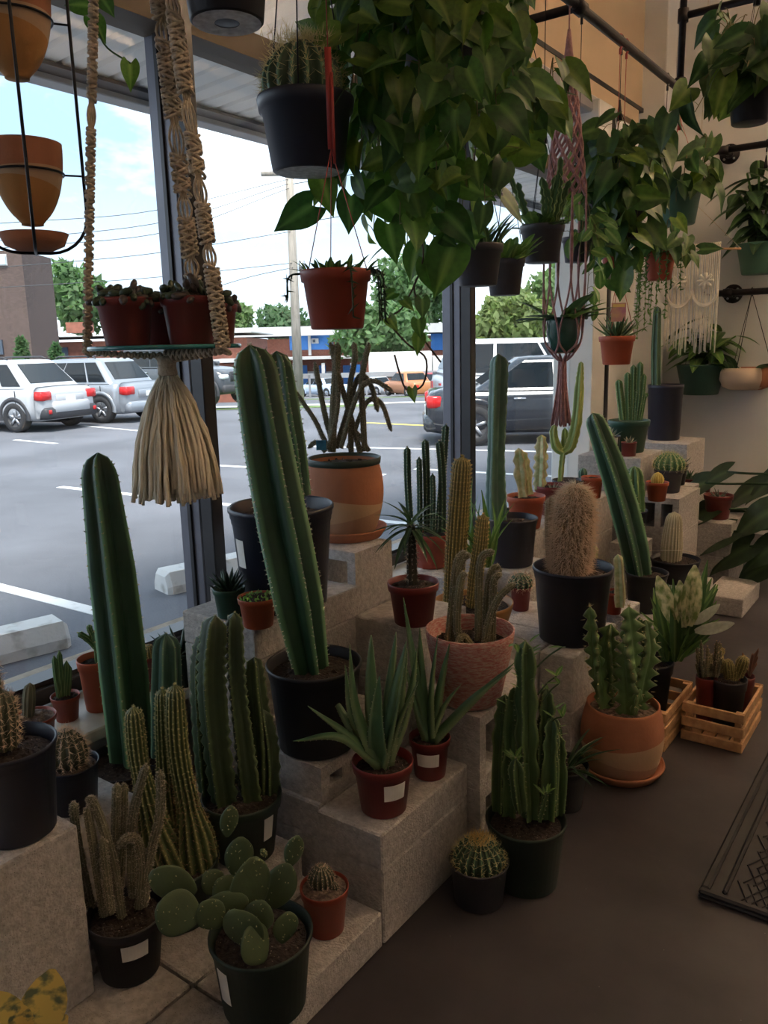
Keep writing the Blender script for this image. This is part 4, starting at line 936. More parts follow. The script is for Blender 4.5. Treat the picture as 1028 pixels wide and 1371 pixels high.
# --- aloes
def aloe(label, cx, cy, w, z, asp, tips, lab_az=.35, lw=.9):
    t, p, r, h, po = plant('potted_aloe', label, cx, cy, w, z, asp, M_dred, 'nursery', 'potted aloe', fill=.84)
    base = V(0, 0, h*.86)
    for (tx, ty, off, mx, my, W_) in tips:
        tip, mid = ctrl(p, [(tx, ty, off), (mx, my, off*.5)]); d = unit(V(mid[0], mid[1], 0)+1e-4)
        blade(t, [base+d*.006, mid, tip], W_*1.6, .013, C_aloe, d, .42, .85, 18, .0026)
    sticker(po, p, r*.738, r*.95, h, h*.40, h*.72, lab_az, lw); return p
aloe('large spiny aloe in a dark red labelled pot at the step corner', 512, 1016, 83, Z_AL, .86, [(392, 992, -.04, 455, 985, .030), (412, 945, -.01, 470, 985, .034), (468, 862, .02, 478, 945, .036), (462, 890, .07, 474, 960, .026), (497, 850, .05, 500, 930, .034), (544, 858, .04, 524, 940, .036), (545, 868, -.03, 530, 960, .040), (560, 912, -.03, 535, 965, .028), (530, 846, .09, 520, 930, .026), (558, 868, .06, 545, 940, .028), (440, 920, .09, 470, 970, .028), (508, 905, -.05, 505, 975, .034)], .45, .85)
aloe('slender spiny aloe in a dark red labelled pot beside the pink pot', 575, 985, 56, Z_AL, 1.0, [(686, 894, -.03, 632, 935, .034), (690, 886, -.01, 640, 930, .026), (586, 850, .0, 578, 920, .024), (540, 800, .05, 556, 890, .022), (562, 840, .05, 566, 910, .024), (602, 860, .05, 588, 920, .022), (540, 880, .02, 558, 945, .024), (618, 915, -.02, 596, 945, .018)], -.12, 1.25)

# --- giant leaning cactus and window tier
t, p, r, h, po = plant('potted_giant_cactus', 'huge leaning three ribbed cactus in a black pot on the half blocks', 420, 885, 129, Z_GI, .92, M_black, 'thin')
o, path, R = column(t, RAW(p, [(415, 900), (392, 780), (364, 640), (334, 462)]), [.050, .068, .070, .064, .054], 5, .62, C_giant, True, spine=(.007, .0013, .016, 3, S_white, .6), phase=2.15, attk=9, power=.9)
fz = MB()
t, p, r, h, po = plant('potted_giant_cactus', 'thick dark ribbed cactus in the biggest black pot beside the mullion', 375, 660, 142, Z_WT, .98, M_navy, 'thin')
column(t, RAW(p, [(398, 665), (388, 600), (378, 540), (370, 470)]), [.040, .046, .046, .036], 5, .55, C_giant, True, spine=(.007, .0013, .02, 3, S_white, .6), phase=.9, attk=8)
sticker(po, p, r*.80, r*.955, h, h*.45, h*.72, -1.05, .30)
t, p, r, h, po = plant('potted_haworthia', 'pointed dark haworthia in a little green pot on the speckled slab', 306, 786, 44, Z_WT, .92, M_greenp, 'nursery', 'potted succulent')
rosette(t, V(0, 0, h*.85), 20, .085, .018, C_daloe, .006, (.25, 1.35), .4, .5, 3)
t, p, r, h, po = plant('potted_sprouts', 'tiny green sprouts in a small orange red pot on the speckled slab', 344, 798, 53, Z_WT, .78, M_orange, 'nursery', 'potted succulent', fill=.93)
sp = [leaf_mesh('sprout_leaf', 'oval', mat('sprout_leaf', (.24, .42, .12), .5, .3, 9, trans=.3), 1, .7, .2, .1)]
for k in range(46):
    a = nrg.uniform(0, 2*pi); q = r*.82*sqrt(nrg.random()); d = V(cos(a)*.5, sin(a)*.5, 1)+nrg.normal(size=3)*.4; put_leaf(t, sp[0], V(q*cos(a), q*sin(a), h*.92), d, nrg.normal(size=3), .013)
# banded terracotta planter
def terra_pot(label, cx, cy, w, z, asp, prof, name, sauc, wav=.05, cat='potted cactus'):
    p, r, h = seat(cx, cy, w, z+.012, asp); p[2] = z; t = empty(name, p, label, cat, GRP)
    mb = MB(); mb.lathe([(a*r, .012+b*h) for a, b in prof], 48); zs = [b for a, b in prof]; 
    va = atan2(-p[1], -p[0])      # the dip lines cross on the side toward the shop
    me = mb.mesh('pot', [band_mat('banded_terracotta_%d' % int(w), [(.42, .165, .085), (.50, .33, .20), (.40, .24, .15)], [(.012+h*.50, h*wav*1.7, -va+(pi if wav > .045 else 0)), (.012+h*.24, h*wav*2.0, -va+(0 if wav > .045 else pi))])])
    o = link('pot', me, t)
    mb = MB(); rs = sauc*r; mb.lathe([(0, 0), (rs*.86, 0), (rs, .028), (rs*.99, .034), (rs*.95, .032), (rs*.82, .011), (0, .011)], 48); mb.build('saucer', M_terra, t)
    return t, p, r, h
prof = [(0, 0), (.74, 0)]+[(.78+.27*sin(pi*min(1, b*1.02)*.82)**.9, b) for b in np.linspace(.03, .97, 22)]+[(.93, 1), (.88, 1), (.88, .9), (.9, .5), (.7, .06), (0, .05)]
t, p, r, h = terra_pot('banded terracotta planter with a clump of rat tail cactus', 460, 612, 100, .78, .98, prof, 'terracotta_planter', 1.12)
mb = MB(); mb.lathe([(.80*r, h*.5), (.86*r, h*1.0), (.98*r, h*1.01), (1.0*r, h*1.09), (.96*r, h*1.10), (.92*r, h*1.07), (.78*r, h*.5)], 40); mb.build('nursery_pot', M_dgreenp, t); add_soil(t, r*.9, h*1.0, M_soil)
for pts, rd in (([(444, 605), (447, 540), (452, 458)], .0165), ([(482, 606), (470, 560), (452, 500), (442, 458)], .011), ([(448, 600, .03), (436, 560, .03), (421, 484, .03)], .011), ([(470, 605), (469, 570), (468, 520), (475, 480), (473, 458)], .011), ([(488, 604), (486, 560), (484, 510), (494, 458)], .012), ([(450, 600, .02), (462, 560, .02), (480, 505, .02), (496, 515, .02), (506, 552, .02)], .0105), ([(440, 600, .02), (432, 585, .02), (420, 560, .02), (392, 520, .02)], .0095), ([(466, 600, .03), (490, 540, .03), (510, 540, .03), (524, 578, .03)], .0095), ([(456, 600, -.02), (478, 530, -.02), (498, 510, -.02), (526, 524, -.02)], .0095), ([(436, 605, -.02), (424, 592, -.02), (412, 600, -.03)], .0095), ([(494, 604, .03), (478, 580, .03), (462, 575, .03)], .009), ([(440, 602, -.01), (452, 540, -.01), (449, 470, -.01)], .010)):
    o, path, R = column(t, RAW(p, pts), [rd*.82, rd*.82, rd*.75], 9, .14, C_fuzz, False); fuzz(o, path, R, 2200, .006, .0009, S_grey)
mb = MB(); q = ctrl(p, [(430, 596, -.06)])[0]; mb.obox(q, R0*.016, F0*.002, V(0, 0, .016)); mb.build('plant_tag', mat('blue_tag', (.05, .25, .42), .4, .7, 40), t, False)
t, p, r, h, po = plant('potted_palm', 'spiny stemmed palm with drooping narrow leaves in a dark red pot', 553, 778, 70, .585, .82, M_dred, 'nursery', 'potted plant')
tr = ctrl(p, [(552, 782), (551, 740), (550, 704)]); column(t, tr, [.017, .015, .012], 7, .2, mat('palm_stem', (.055, .05, .035), .9), False, spine=(.012, .0008, .009, 3, S_grey, .6), dome=False)
top = tr[-1]
for k in range(26):
    a = k*2.4; f = k/25; el = -.55+1.5*f; d = V(cos(a)*cos(el), sin(a)*cos(el), sin(el)); put_leaf(t, STRAP[2 if k % 3 else 0], top+V(0, 0, -.012+.02*f), d, V(0, 0, 1)-d*.2, .135-.03*f)
t, p, r, h, po = plant('potted_column_cactus', 'cluster of slim dark columns with pale spine rows in a red pot', 568, 712, 58, .485, .8, M_red, pos=(-1.785, 2.79))
for pts, rd in (([(550, 712), (546, 650), (545, 598)], .016), ([(562, 712, -.02), (562, 660, -.02), (561, 612, -.02)], .013), ([(572, 712), (571, 640), (569, 588)], .017), ([(592, 712), (592, 640), (588, 590)], .018), ([(586, 712, .04), (592, 640, .04), (597, 568, .04)], .016), ([(579, 712, -.02), (580, 670, -.02), (579, 634, -.02)], .012)):
    column(t, RAW(p, pts), rd, 6, .35, C_dark, True, spine=(.007, .0006, .011, 4, S_white, .7))
t, p, r, h, po = plant('potted_torch_cactus', 'two golden yellow torch cacti in a wide orange bowl', 633, 805, 108, .39, .5, mat('ochre_plastic', (.50, .24, .075), .5, .15, 8), 'bowl')
column(t, RAW(p, [(606, 810), (610, 740), (614, 680), (619, 611)]), [.034, .036, .036, .032], 18, .14, C_gold, False, spine=(.008, .0006, .009, 4, S_gold, .7), attk=2)
column(t, RAW(p, [(632, 812, -.05), (637, 770, -.05), (643, 730, -.05), (647, 688, -.05)]), [.022, .025, .024, .02], 16, .14, C_gold, False, spine=(.007, .0006, .008, 4, S_gold, .7), attk=2)
for k in range(22):
    a, b = ctrl(p, [(640+nrg.uniform(-8, 18), 760, .05), (640+nrg.uniform(-45, 45), nrg.uniform(650, 725), .08)]); put_leaf(t, STRAP[1], a, b-a, nrg.normal(size=3), np.linalg.norm(b-a), sx=.6)
M_pinkpot = mat('pink_woven_glaze', (.52, .17, .15), .6, col2=(.62, .40, .33), scale=60, aniso=(1, 1, 4), bump=.6, bscale=120, fac=(.4, .6))
t, p, r, h, po = plant('potted_tail_cactus', 'drooping olive tail cactus in a pink woven textured pot', 629, 841, 119, .43, .86, M_pinkpot, 'bowl', fill=.8)
for pts in ([(600, 860), (606, 800), (612, 752), (624, 738)], [(612, 865), (608, 800), (618, 752), (630, 742)], [(640, 862), (641, 800), (644, 748), (662, 738)], [(650, 862, .03), (652, 800, .03), (658, 765, .03), (670, 758, .03)], [(658, 866), (660, 800), (662, 775), (672, 768)], [(648, 866, -.03), (655, 830, -.03), (668, 800, -.03), (690, 780, -.03)], [(622, 868, -.03), (612, 840, -.03), (616, 780, -.03), (624, 766, -.03)], [(634, 868, -.05), (620, 852, -.05), (614, 862, -.06), (612, 880, -.06)], [(660, 858, .05), (655, 810, .05), (660, 770, .05), (672, 764, .05)]):
    o, path, R = column(t, RAW(p, pts), [.0105, .0105, .009], 9, .12, C_tail, False); fuzz(o, path, R, 1600, .005, .0009, S_grey)

# --- right half of the steps
t, p, r, h, po = plant('potted_column_cactus', 'broad three sided blue green column cactus in front of the second mullion', 686, 692, 68, .485, .95, M_navy, 'thin')
column(t, RAW(p, [(663, 700), (662, 650), (664, 560), (667, 474)]), [.050, .052, .042, .046, .044], 3, .62, C_blue, True, spine=(.004, .0007, .02, 2, S_straw), phase=2.9, attk=6, power=.8, wave=.04, per=.05)
t, p, r, h, po = plant('potted_ghost_euphorbia', 'cream mottled ghost euphorbia in an orange red pot before the sedan', 704, 663, 52, .585, .85, M_orange)
column(t, RAW(p, [(700, 665), (696, 630), (694, 600)]), [.030, .034, .030], 4, .5, C_ghost, True, wave=.22, per=.018, spine=(.004, .001, .01, 1, S_tan), attk=5, phase=1.2)
column(t, RAW(p, [(708, 662, .02), (704, 630, .02), (700, 604, .02)]), [.022, .024, .018], 4, .5, C_ghost, True, wave=.22, per=.018, attk=5, phase=.3)
t, p, r, h, po = plant('potted_ghost_euphorbia', 'cream mottled ghost euphorbia with a browned back in a dark red pot', 738, 649, 46, .585, .85, M_dred)
column(t, RAW(p, [(722, 655, -.03), (724, 620, -.03), (725, 582, -.03)]), [.032, .036, .028], 4, .5, C_ghost, True, wave=.22, per=.020, attk=5, phase=.9)
rosette(t, V(.02, -.03, h*.85), 9, .05, .008, C_zebra, .003, (.3, 1.2), .3, .4, 9)
t, p, r, h, po = plant('potted_candelabra_euphorbia', 'branching lime candelabra euphorbia in a black pot by the white column', 755, 642, 42, .585, .6, M_black, pos=(-1.69, 3.99))
for pts, rd in (([(750, 645), (752, 620), (754, 604)], .016), ([(754, 606), (764, 596), (772, 560), (776, 510), (778, 484)], [.02, .03, .03, .022, .012]), ([(754, 606), (745, 598), (741, 580), (743, 568)], [.02, .026, .022, .014]), ([(755, 606, .03), (756, 590, .03), (756, 572, .03)], [.018, .022, .014])):
    column(t, RAW(p, pts), rd, 4, .5, C_lime, True, wave=.08, per=.025, attk=6, phase=.8)
t, p, r, h, po = plant('potted_column_cactus', 'stubby little green cactus in a black pot next to the candelabra', 772, 646, 26, .585, .8, M_black, pos=(-1.67, 4.15))
column(t, [V(0, 0, h*.8), V(0, 0, h*.8+.05), V(0, 0, h+.06)], [.022, .025, .02], 7, .25, C_blue, False)
t, p, r, h, po = plant('empty_red_pot', 'orange red plastic pot with a bare soil top before the white column', 793, 638, 30, .585, .95, M_orange, cat='plant pot')
t, p, r, h, po = plant('potted_old_man_cactus', 'shaggy tan haired old man cactus in a big black pot', 767, 757, 107, .39, .95, M_navy, 'thin')
o, path, R = column(t, RAW(p, [(762, 765), (766, 715), (771, 648)]), [.062, .070, .068, .056], 18, .14, C_tan, False); fuzz(o, path, R, 15000, .034, .0011, S_tan, -.5, 'shaggy_hair'); fuzz(o, path[-6:], R[-6:], 8000, .028, .0006, S_white, .5, 'white_crown_hair')
o, path, R = column(t, RAW(p, [(741, 765, .03), (739, 715, .03), (737, 665, .03)]), [.022, .026, .020], 12, .14, C_tan, False); fuzz(o, path, R, 2600, .016, .0006, S_grey, 0, 'shaggy_hair')
t, p, r, h, po = plant('potted_barrel_cactus', 'squat spiny cactus in a small dark red pot beside the orange bowl', 697, 784, 29, .39, 1.15, M_dred)
globe(t, V(0, 0, h*.8), .048, .07, 14, .2, C_dark, (.022, .0009, .011, 5, S_tan, .8), name='stem')
t, p, r, h, po = plant('potted_ghost_euphorbia', 'small pale ghost euphorbia in a slim red pot behind the black pot', 822, 791, 26, .39, 1.2, M_red)
column(t, RAW(p, [(830, 812, -.02), (829, 775, -.02), (827, 742, -.02)]), [.022, .026, .022], 4, .5, C_ghost, True, wave=.14, per=.014, attk=4, phase=1)
column(t, RAW(p, [(792, 770, .06), (794, 745, .06), (797, 730, .06)]), [.018, .02, .014], 4, .5, C_ghost, True, wave=.14, per=.014, attk=4, phase=.6)
t, p, r, h, po = plant('potted_giant_cactus', 'long dark cactus leaning toward the column from a black pot', 866, 765, 56, .195, .95, M_black, 'thin')
column(t, RAW(p, [(860, 790), (846, 720), (824, 640), (793, 553)]), [.046, .062, .064, .058, .040], 4, .6, C_giant, True, spine=(.007, .0016, .022, 3, S_white, .5), phase=1.9, attk=9)
t, p, r, h, po = plant('potted_column_cactus', 'pale cream ribbed cactus with a string around it in a low dark bowl', 899, 746, 64, .195, .5, M_black, 'bowl', pos=(-1.13, 4.05))
column(t, RAW(p, [(898, 750), (900, 720), (903, 685)]), [.050, .054, .046, .036], 20, .1, C_cream, False, spine=(.004, .0006, .012, 3, S_white), attk=2)
mb = MB(); mb.tube([*ctrl(p, [(866, 738, -.06), (888, 737, -.065), (912, 737, -.065), (930, 740, -.05)])], .0015, 5); mb.build('string', S_white, t)
t, p, r, h, po = plant('potted_column_cactus', 'plump green scalloped column cactus in a black square pot', 859, 685, 40, .39, 1.05, M_navy, 'straight', pos=(-1.35, 4.03))
column(t, RAW(p, [(852, 690), (850, 655), (849, 624)]), [.044, .050, .040], 7, .3, C_mid, False, wave=.05, per=.02)
t, p, r, h, po = plant('potted_grafted_cactus', 'yellow ball cactus in a bright orange red pot on the block', 880, 645, 30, .585, .85, M_orange)
globe(t, V(0, 0, h*.8), .033, .07, 16, .08, mat('yellow_ball_cactus', (.62, .48, .10), .7, .3, 30, rib=(.7, .6, .25)), (.004, .0005, .008, 3, S_gold), name='stem')
t, p, r, h, po = plant('potted_barrel_cactus', 'round golden spined barrel cactus in a grey pot behind the yellow ball', 879, 632, 40, .585, .8, M_greyp, pos=(-1.29, 4.42))
globe(t, V(0, 0, h*.75), .085, .125, 16, .16, C_mid, (.024, .001, .014, 5, S_straw, .8), name='stem')
t, p, r, h, po = plant('potted_column_cactus', 'bundle of upright green columns in a green plastic pot on the tall block', 842, 562, 55, .78, .78, M_greenp, 'nursery')
for px, py, rd in ((828, 508, .022), (840, 498, .020), (848, 488, .018), (857, 484, .020), (862, 500, .018), (866, 532, .016), (853, 520, .018)):
    column(t, RAW(p, [(px*.6+842*.4, 562), (px*.85+842*.15, 530), (px, py)]), rd, 6, .35, C_mid, True, spine=(.005, .0007, .02, 3, S_white))
t, p, r, h, po = plant('potted_zebra_plant', 'white striped zebra succulent in a square black pot with a tag', 826, 585, 29, .78, .9, M_black, 'straight', 'potted succulent', pos=(-1.60, 4.345))
rosette(t, V(0, 0, h*.9), 16, .075, .014, C_zebra, .004, (.4, 1.3), .3, .4, 5); sticker(po, p, r*.879, r*.978, h, h*.4, h*.95, .6, .5)
t, p, r, h, po = plant('potted_zebra_plant', 'white striped zebra succulent in a small dark red pot', 842, 588, 20, .78, .9, M_dred, 'straight', 'potted succulent', pos=(-1.49, 4.345))
rosette(t, V(0, 0, h*.9), 12, .055, .011, C_zebra, .004, (.4, 1.3), .3, .4, 6)
q = at_z(888, 588, .78); t = empty('potted_column_cactus', q, 'single thin dark cactus in a tall black tree pot by the end wall', 'potted cactus', GRP); p = np.array(q); r = msize(23, p); h = .345
pot(t, r, h, M_navy, 'straight'); column(t, RAW(p, [(878, 520), (878, 470), (880, 410)]), [.03, .032, .024], 6, .35, C_dark, True)
TALLP = p
# small pots near the end wall
for (cx, cy, w, z, asp, m, lab, kind) in ((906, 622, 30, .585, .9, M_black, 'dark aloe in a black pot behind the golden barrel cactus', 0), (922, 640, 26, .50, .8, M_dred, 'grey green aloe in a dark red pot near the end wall', 1), (938, 648, 28, .42, .8, M_dred, 'reddish succulent in a dark red pot low by the end wall', 2)):
    t, p, r, h, po = plant('potted_succulent', lab, cx, cy, w, z, asp, m, cat='potted succulent')
    rosette(t, V(0, 0, h*.85), 16, .10, .016, [C_daloe, C_aloe, mat('red_tinged_leaf', (.22, .10, .08), .5, .3, 10)][kind], .005, (.3, 1.3), .3, .4, 20+kind)
    G.setdefault('small', []).append((p, r))
t, p, r, h, po = plant('potted_succulent', 'sparse succulent in a dark red pot on the shelf against the end wall', 962, 662, 38, .39, .85, M_dred, cat='potted succulent'); G['farred'] = p
rosette(t, V(0, 0, h*.85), 10, .09, .012, C_daloe, .004, (.2, 1.0), .3, .4, 31)
# ================================================================ sill pots, floor pots, crates
t, p, r, h, po = plant('potted_column_cactus', 'little grey ribbed cactus in a wide shallow red pot on the sill', 44, 958, 60, Z_SILL, .62, M_red, 'nursery', soil=M_gravel, fill=.92)
column(t, RAW(p, [(38, 958), (39, 935), (40, 914)]), [.015, .017, .013], 9, .22, C_fuzz, False); rosette(t, V(-.015, -.03, h*.85), 14, .035, .006, S_tan, .002, (.3, 1.2), .2, .3, 41)
t, p, r, h, po = plant('potted_finger_cactus', 'clump of slim green finger cacti in a small red pot on the sill', 87, 930, 38, Z_SILL, .92, M_red)
for a_, b_ in ((72, 877), (79, 870), (82, 893), (89, 884), (76, 900), (93, 890)):
    column(t, RAW(p, [(a_*.5+87*.5, 934), (a_, b_)]), [.0075, .009, .007], 7, .2, C_mid, False)
t, p, r, h, po = plant('potted_branching_cactus', 'bumpy branching cactus in a taller red pot on the sill', 128, 880, 50, Z_SILL, 1.45, M_orange, 'nursery')
for pts, rd in (([(136, 892), (133, 865), (128, 842)], .016), ([(133, 872), (118, 856), (104, 847)], .009), ([(137, 875), (140, 855), (139, 836)], .012), ([(130, 860), (121, 845), (119, 836)], .008), ([(140, 870), (147, 858), (150, 846)], .009)):
    column(t, RAW(p, pts), rd, 7, .18, C_mid, False, wave=.12, per=.012, spine=(.004, .0006, .008, 2, S_straw))
t, p, r, h, po = plant('potted_barrel_cactus', 'fuzzy yellow ball cactus in a red pot behind the very tall column', 195, 876, 40, Z_SILL, 1.2, M_dred)
globe(t, V(.015, 0, h*.85), .022, .05, 16, .1, C_gold, (.005, .0005, .006, 4, S_gold), name='stem')
t, p, r, h, po = plant('potted_haworthia', 'dark spiky aloe in a dark green pot on the sill by the mullion', 243, 868, 52, Z_SILL, .95, M_dgreenp, 'nursery', 'potted succulent')
rosette(t, V(0, 0, h*.85), 16, .12, .020, C_daloe, .006, (.15, 1.1), .35, .45, 51)
for k in range(5):
    a, b = ctrl(p, [(252, 860), (262+k*5, 815+k*7)]); blade(t, [a, (a+b)/2+V(0, 0, .01), b], .012, .004, C_aloe, unit(V(b[0]-a[0], b[1]-a[1], 0)), n=8)
# floor: terracotta pot with the horned euphorbia
prof2 = [(0, 0), (.80, 0)]+[(.84+.27*sin(pi*(.08+.80*b))**.9, b) for b in np.linspace(.02, .96, 22)]+[(.97, 1), (.92, 1), (.92, .9), (.95, .5), (.76, .06), (0, .05)]
t, p, r, h = terra_pot('rounded terracotta pot with a pale band holding a horned euphorbia', 834, 941, 98, 0, .93, prof2, 'terracotta_planter', 1.17, .04)
add_soil(t, r*.91, .012+h*.88, M_gravel)
for pts, rd, rb, ph in (([(808, 955), (800, 900), (795, 860), (790, 812)], [.024, .030, .026, .018], 3, .4), ([(815, 945, .03), (816, 900, .03), (814, 860, .03), (818, 835, .03)], [.022, .028, .032, .02], 4, 1.0), ([(838, 955, -.02), (842, 900, -.02), (843, 850, -.02), (842, 812, -.02)], [.032, .044, .038, .026], 3, 2.0), ([(855, 950, .02), (860, 910, .02), (868, 870, .02), (864, 830, .02)], [.024, .036, .030, .02], 3, .2), ([(848, 955, -.05), (852, 938, -.05), (857, 922, -.05)], [.01, .016, .012], 3, .9), ([(862, 860, .03), (857, 840, .03), (856, 826, .03)], [.016, .022, .014], 3, .5)):
    column(t, RAW(p, pts), rd, rb, .62, mat('horned_euphorbia', (.15, .27, .09), .5, .35, 9, rib=(.22, .26, .12)), True, wave=.45, per=.042, spine=(.014, .0012, .042, 3, S_straw, .35), phase=ph, attk=6, twist=nrg.uniform(-6, 6))
# floor: green euphorbia clump
t, p, r, h, po = plant('potted_euphorbia', 'tall clump of toothed green euphorbia with leafy tips on the floor', 704, 1094, 108, 0, .86, M_dgreenp, 'thin')
EB = mat('toothed_euphorbia', (.06, .115, .035), .5, .3, 10, rib=(.2, .28, .1)); lf = leaf_mesh('small_leaf', 'lance', L_lance[1], 1, .28, .2, .1)
for pts, rd, rb, nl in (([(710, 1095), (706, 1020), (704, 940), (703, 858)], [.027, .029, .029, .024], 4, 16), ([(682, 1090, .03), (684, 1010, .03), (688, 920, .03)], [.026, .028, .026, .02], 4, 3), ([(735, 1095), (737, 1020), (740, 960)], [.024, .026, .020], 4, 5), ([(726, 1090, .03), (730, 1000, .03), (732, 922, .03)], [.026, .028, .024], 4, 7), ([(697, 1085, -.05), (692, 1045, -.06), (690, 1015, -.06)], [.016, .022, .016], 4, 14), ([(722, 1100, -.05), (728, 1075, -.05), (732, 1060, -.05)], [.006, .007, .004], 4, 9), ([(746, 1090, .04), (748, 1030, .04), (749, 985, .04)], [.02, .022, .016], 4, 2), ([(668, 1085, .05), (670, 1000, .05), (676, 930, .05)], [.022, .024, .02], 4, 0)):
    o, path, R = column(t, RAW(p, pts), rd, rb, 0.66, EB, True, wave=.16, per=.016, spine=(.005, .0008, .014, 2, S_straw, .4), phase=nrg.uniform(0, 1.5), attk=7)
    for k in range(nl):
        i = len(path)-1-int(nrg.uniform(0, len(path)*.28)); a = nrg.uniform(0, 2*pi); d = V(cos(a), sin(a), .7); put_leaf(t, lf, path[i]+d*R[i]*.6, d, V(0, 0, 1), nrg.uniform(.022, .04))
sg = MB()
for (x0, y0, x1, y1) in ((712, 900, 752, 866), (720, 930, 745, 905), (726, 940, 748, 915), (700, 880, 690, 862), (735, 970, 752, 960)):
    a, b = ctrl(p, [(x0, y0), (x1, y1, -.02)]); sg.tube(spline([a, (a+b)/2+V(0, 0, .006), b], 8), .0022, 6)
    for _ in range(2): put_leaf(t, lf, b, nrg.normal(size=3)+V(0, 0, .6), V(0, 0, 1), .036, sx=1.4)
sg.build('sprigs', EB, t, kind='stuff')
# floor: golden barrel
t, p, r, h, po = plant('potted_barrel_cactus', 'golden barrel cactus with a yellow crown in a grey pot on the floor', 641, 1150, 81, 0, .74, M_greyp, 'thin', fill=.8)
globe(t, V(0, 0, h*.68), .066, .098, 20, .2, C_dark, (.018, .0009, .0105, 5, S_straw, .75), name='stem')
pp = nrg.normal(size=(260, 3))*V(.016, .016, .002)+V(0, 0, h*.68+.094); mb = MB(); mb.spines(pp, nrg.normal(size=(260, 3))*.5+V(0, 0, 1), .014, .0009); mb.build('golden_crown', S_gold, t, False, kind='stuff')
# floor: dark grassy plant
t, p, r, h, po = plant('potted_grass_plant', 'dark arching grassy plant in a black pot between the euphorbia and the terracotta pot', 752, 960, 60, 0, .9, M_black, cat='potted plant', pos=(-.90, 2.14))
for k in range(44):
    a = nrg.uniform(0, 2*pi); el = nrg.uniform(.5, 1.35); d = V(cos(a)*cos(el), sin(a)*cos(el), sin(el)); put_leaf(t, STRAP[2], V(.02*cos(a), .02*sin(a), h*.85), d, V(0, 0, 1)-d*.3, nrg.uniform(.11, .19), sx=.6)
# crates
def crate(x0, y0, dx, dy, hh, label):
    t = empty('wooden_crate', (x0, y0, 0), label, 'crate', 'pine crates on the floor'); sw = .036; g = (hh-3*sw)/2; th = .010
    for k in range(3):
        z = k*(sw+g)
        for (a, b, c, d) in ((0, dx, 0, th), (0, dx, dy-th, dy), (0, th, th+.001, dy-th-.001), (dx-th, dx, th+.001, dy-th-.001)):
            mb = MB(); mb.box(a, b, c, d, z+.001, z+sw, b=.002); mb.build('slat', M_wood, t, False)
    for a in (th+.001, dx-th-.021):
        for b in (th+.001, dy-th-.021): mb = MB(); mb.box(a, a+.02, b, b+.02, .012, hh-.003); mb.build('corner_post', M_wood, t, False)
    for k in range(4):
        w_ = (dx-2*th)/4; mb = MB(); mb.box(th+k*w_+.003, th+(k+1)*w_-.003, th+.002, dy-th-.002, .002, .010); mb.build('floor_slat', M_wood, t, False)
    return t
crate(-.722, 2.762, .206, .31, .142, 'open pine slat crate of small cacti nearest the floor mat')
crate(-.955, 2.63, .217, .33, .142, 'open pine slat crate behind the rounded terracotta pot')
GRP = 'small plants in the pine crates'
t, p, r, h, po = plant('potted_leafy_plant', 'clump of upright striped leaves in a black pot in the crate', 901, 885, 64, .011, .95, M_black, cat='potted plant', pos=(-.865, 2.83, 1))
for k in range(52):
    b, a = ctrl(p, [(903+nrg.uniform(-35, 62), nrg.uniform(775, 850), nrg.uniform(-.08, .1)), (898+nrg.uniform(-12, 14), 885, nrg.uniform(-.03, .03))]); put_leaf(t, LANCE[(k % 3 == 0)*1], a, b-a, V(-p[0], -p[1], .6)+nrg.normal(size=3)*400*.0015, np.linalg.norm(b-a), sx=.42)
for (bx, by, tx, ty, me, s_) in ((905, 838, 880, 772, VARI, 1), (922, 838, 930, 760, VARI, 1.1), (915, 840, 910, 778, VARI, 1), (928, 835, 958, 815, PALE, 1.4), (930, 845, 976, 838, PALE, 1.4), (912, 835, 926, 770, VARI, .9)):
    a, b = ctrl(p, [(bx, by, -.02), (tx, ty, -.04)]); put_leaf(t, me, a, b-a, V(-p[0], -p[1], .5), np.linalg.norm(b-a)*s_**.3, sx=.72)
t, p, r, h, po = plant('potted_finger_cactus', 'bundle of thin brown green finger cacti in a dark red pot in the crate', 946, 905, 28, .011, 1.2, M_dred, pos=(-.672, 2.88, 1))
for k in range(26):
    bx = nrg.uniform(932, 966); by = nrg.uniform(856, 892); column(t, RAW(p, [(bx*.7+946*.3, 906, nrg.uniform(-.03, .03)), (bx, by, nrg.uniform(-.04, .04))]), .0055, 6, .15, C_tail, False, step=.02, spine=(.004, .0006, .012, 2, S_tan))
t, p, r, h, po = plant('potted_crested_cactus', 'lumpy golden brown cactus in a black pot in the crate', 982, 908, 46, .011, 1.05, M_black, pos=(-.60, 2.90, 1))
for (bx, by, tx, ty, rd) in ((976, 908, 974, 882, .018), (988, 905, 997, 878, .020), (966, 900, 962, 872, .012), (983, 910, 984, 890, .016), (958, 890, 968, 868, .010)):
    o, path, R = column(t, RAW(p, [(bx, by), ((bx+tx)/2, (by+ty)/2), (tx, ty)]), [rd*.9, rd*1.1, rd], 12, .12, C_gold, False, step=.008); fuzz(o, path, R, 3500, .006, .0006, S_gold)
t, p, r, h, po = plant('potted_succulent', 'twiggy reddish succulent in a red pot at the crate corner', 1003, 905, 30, .011, 1.3, M_dred, cat='potted succulent', pos=(-.572, 2.99, 1))
for k in range(16):
    column(t, RAW(p, [(1003, 905), (996+nrg.uniform(-6, 20), nrg.uniform(864, 895), nrg.uniform(-.03, .03))]), .004, 5, .1, mat('reddish_stem', (.24, .12, .08), .7), False, step=.02)
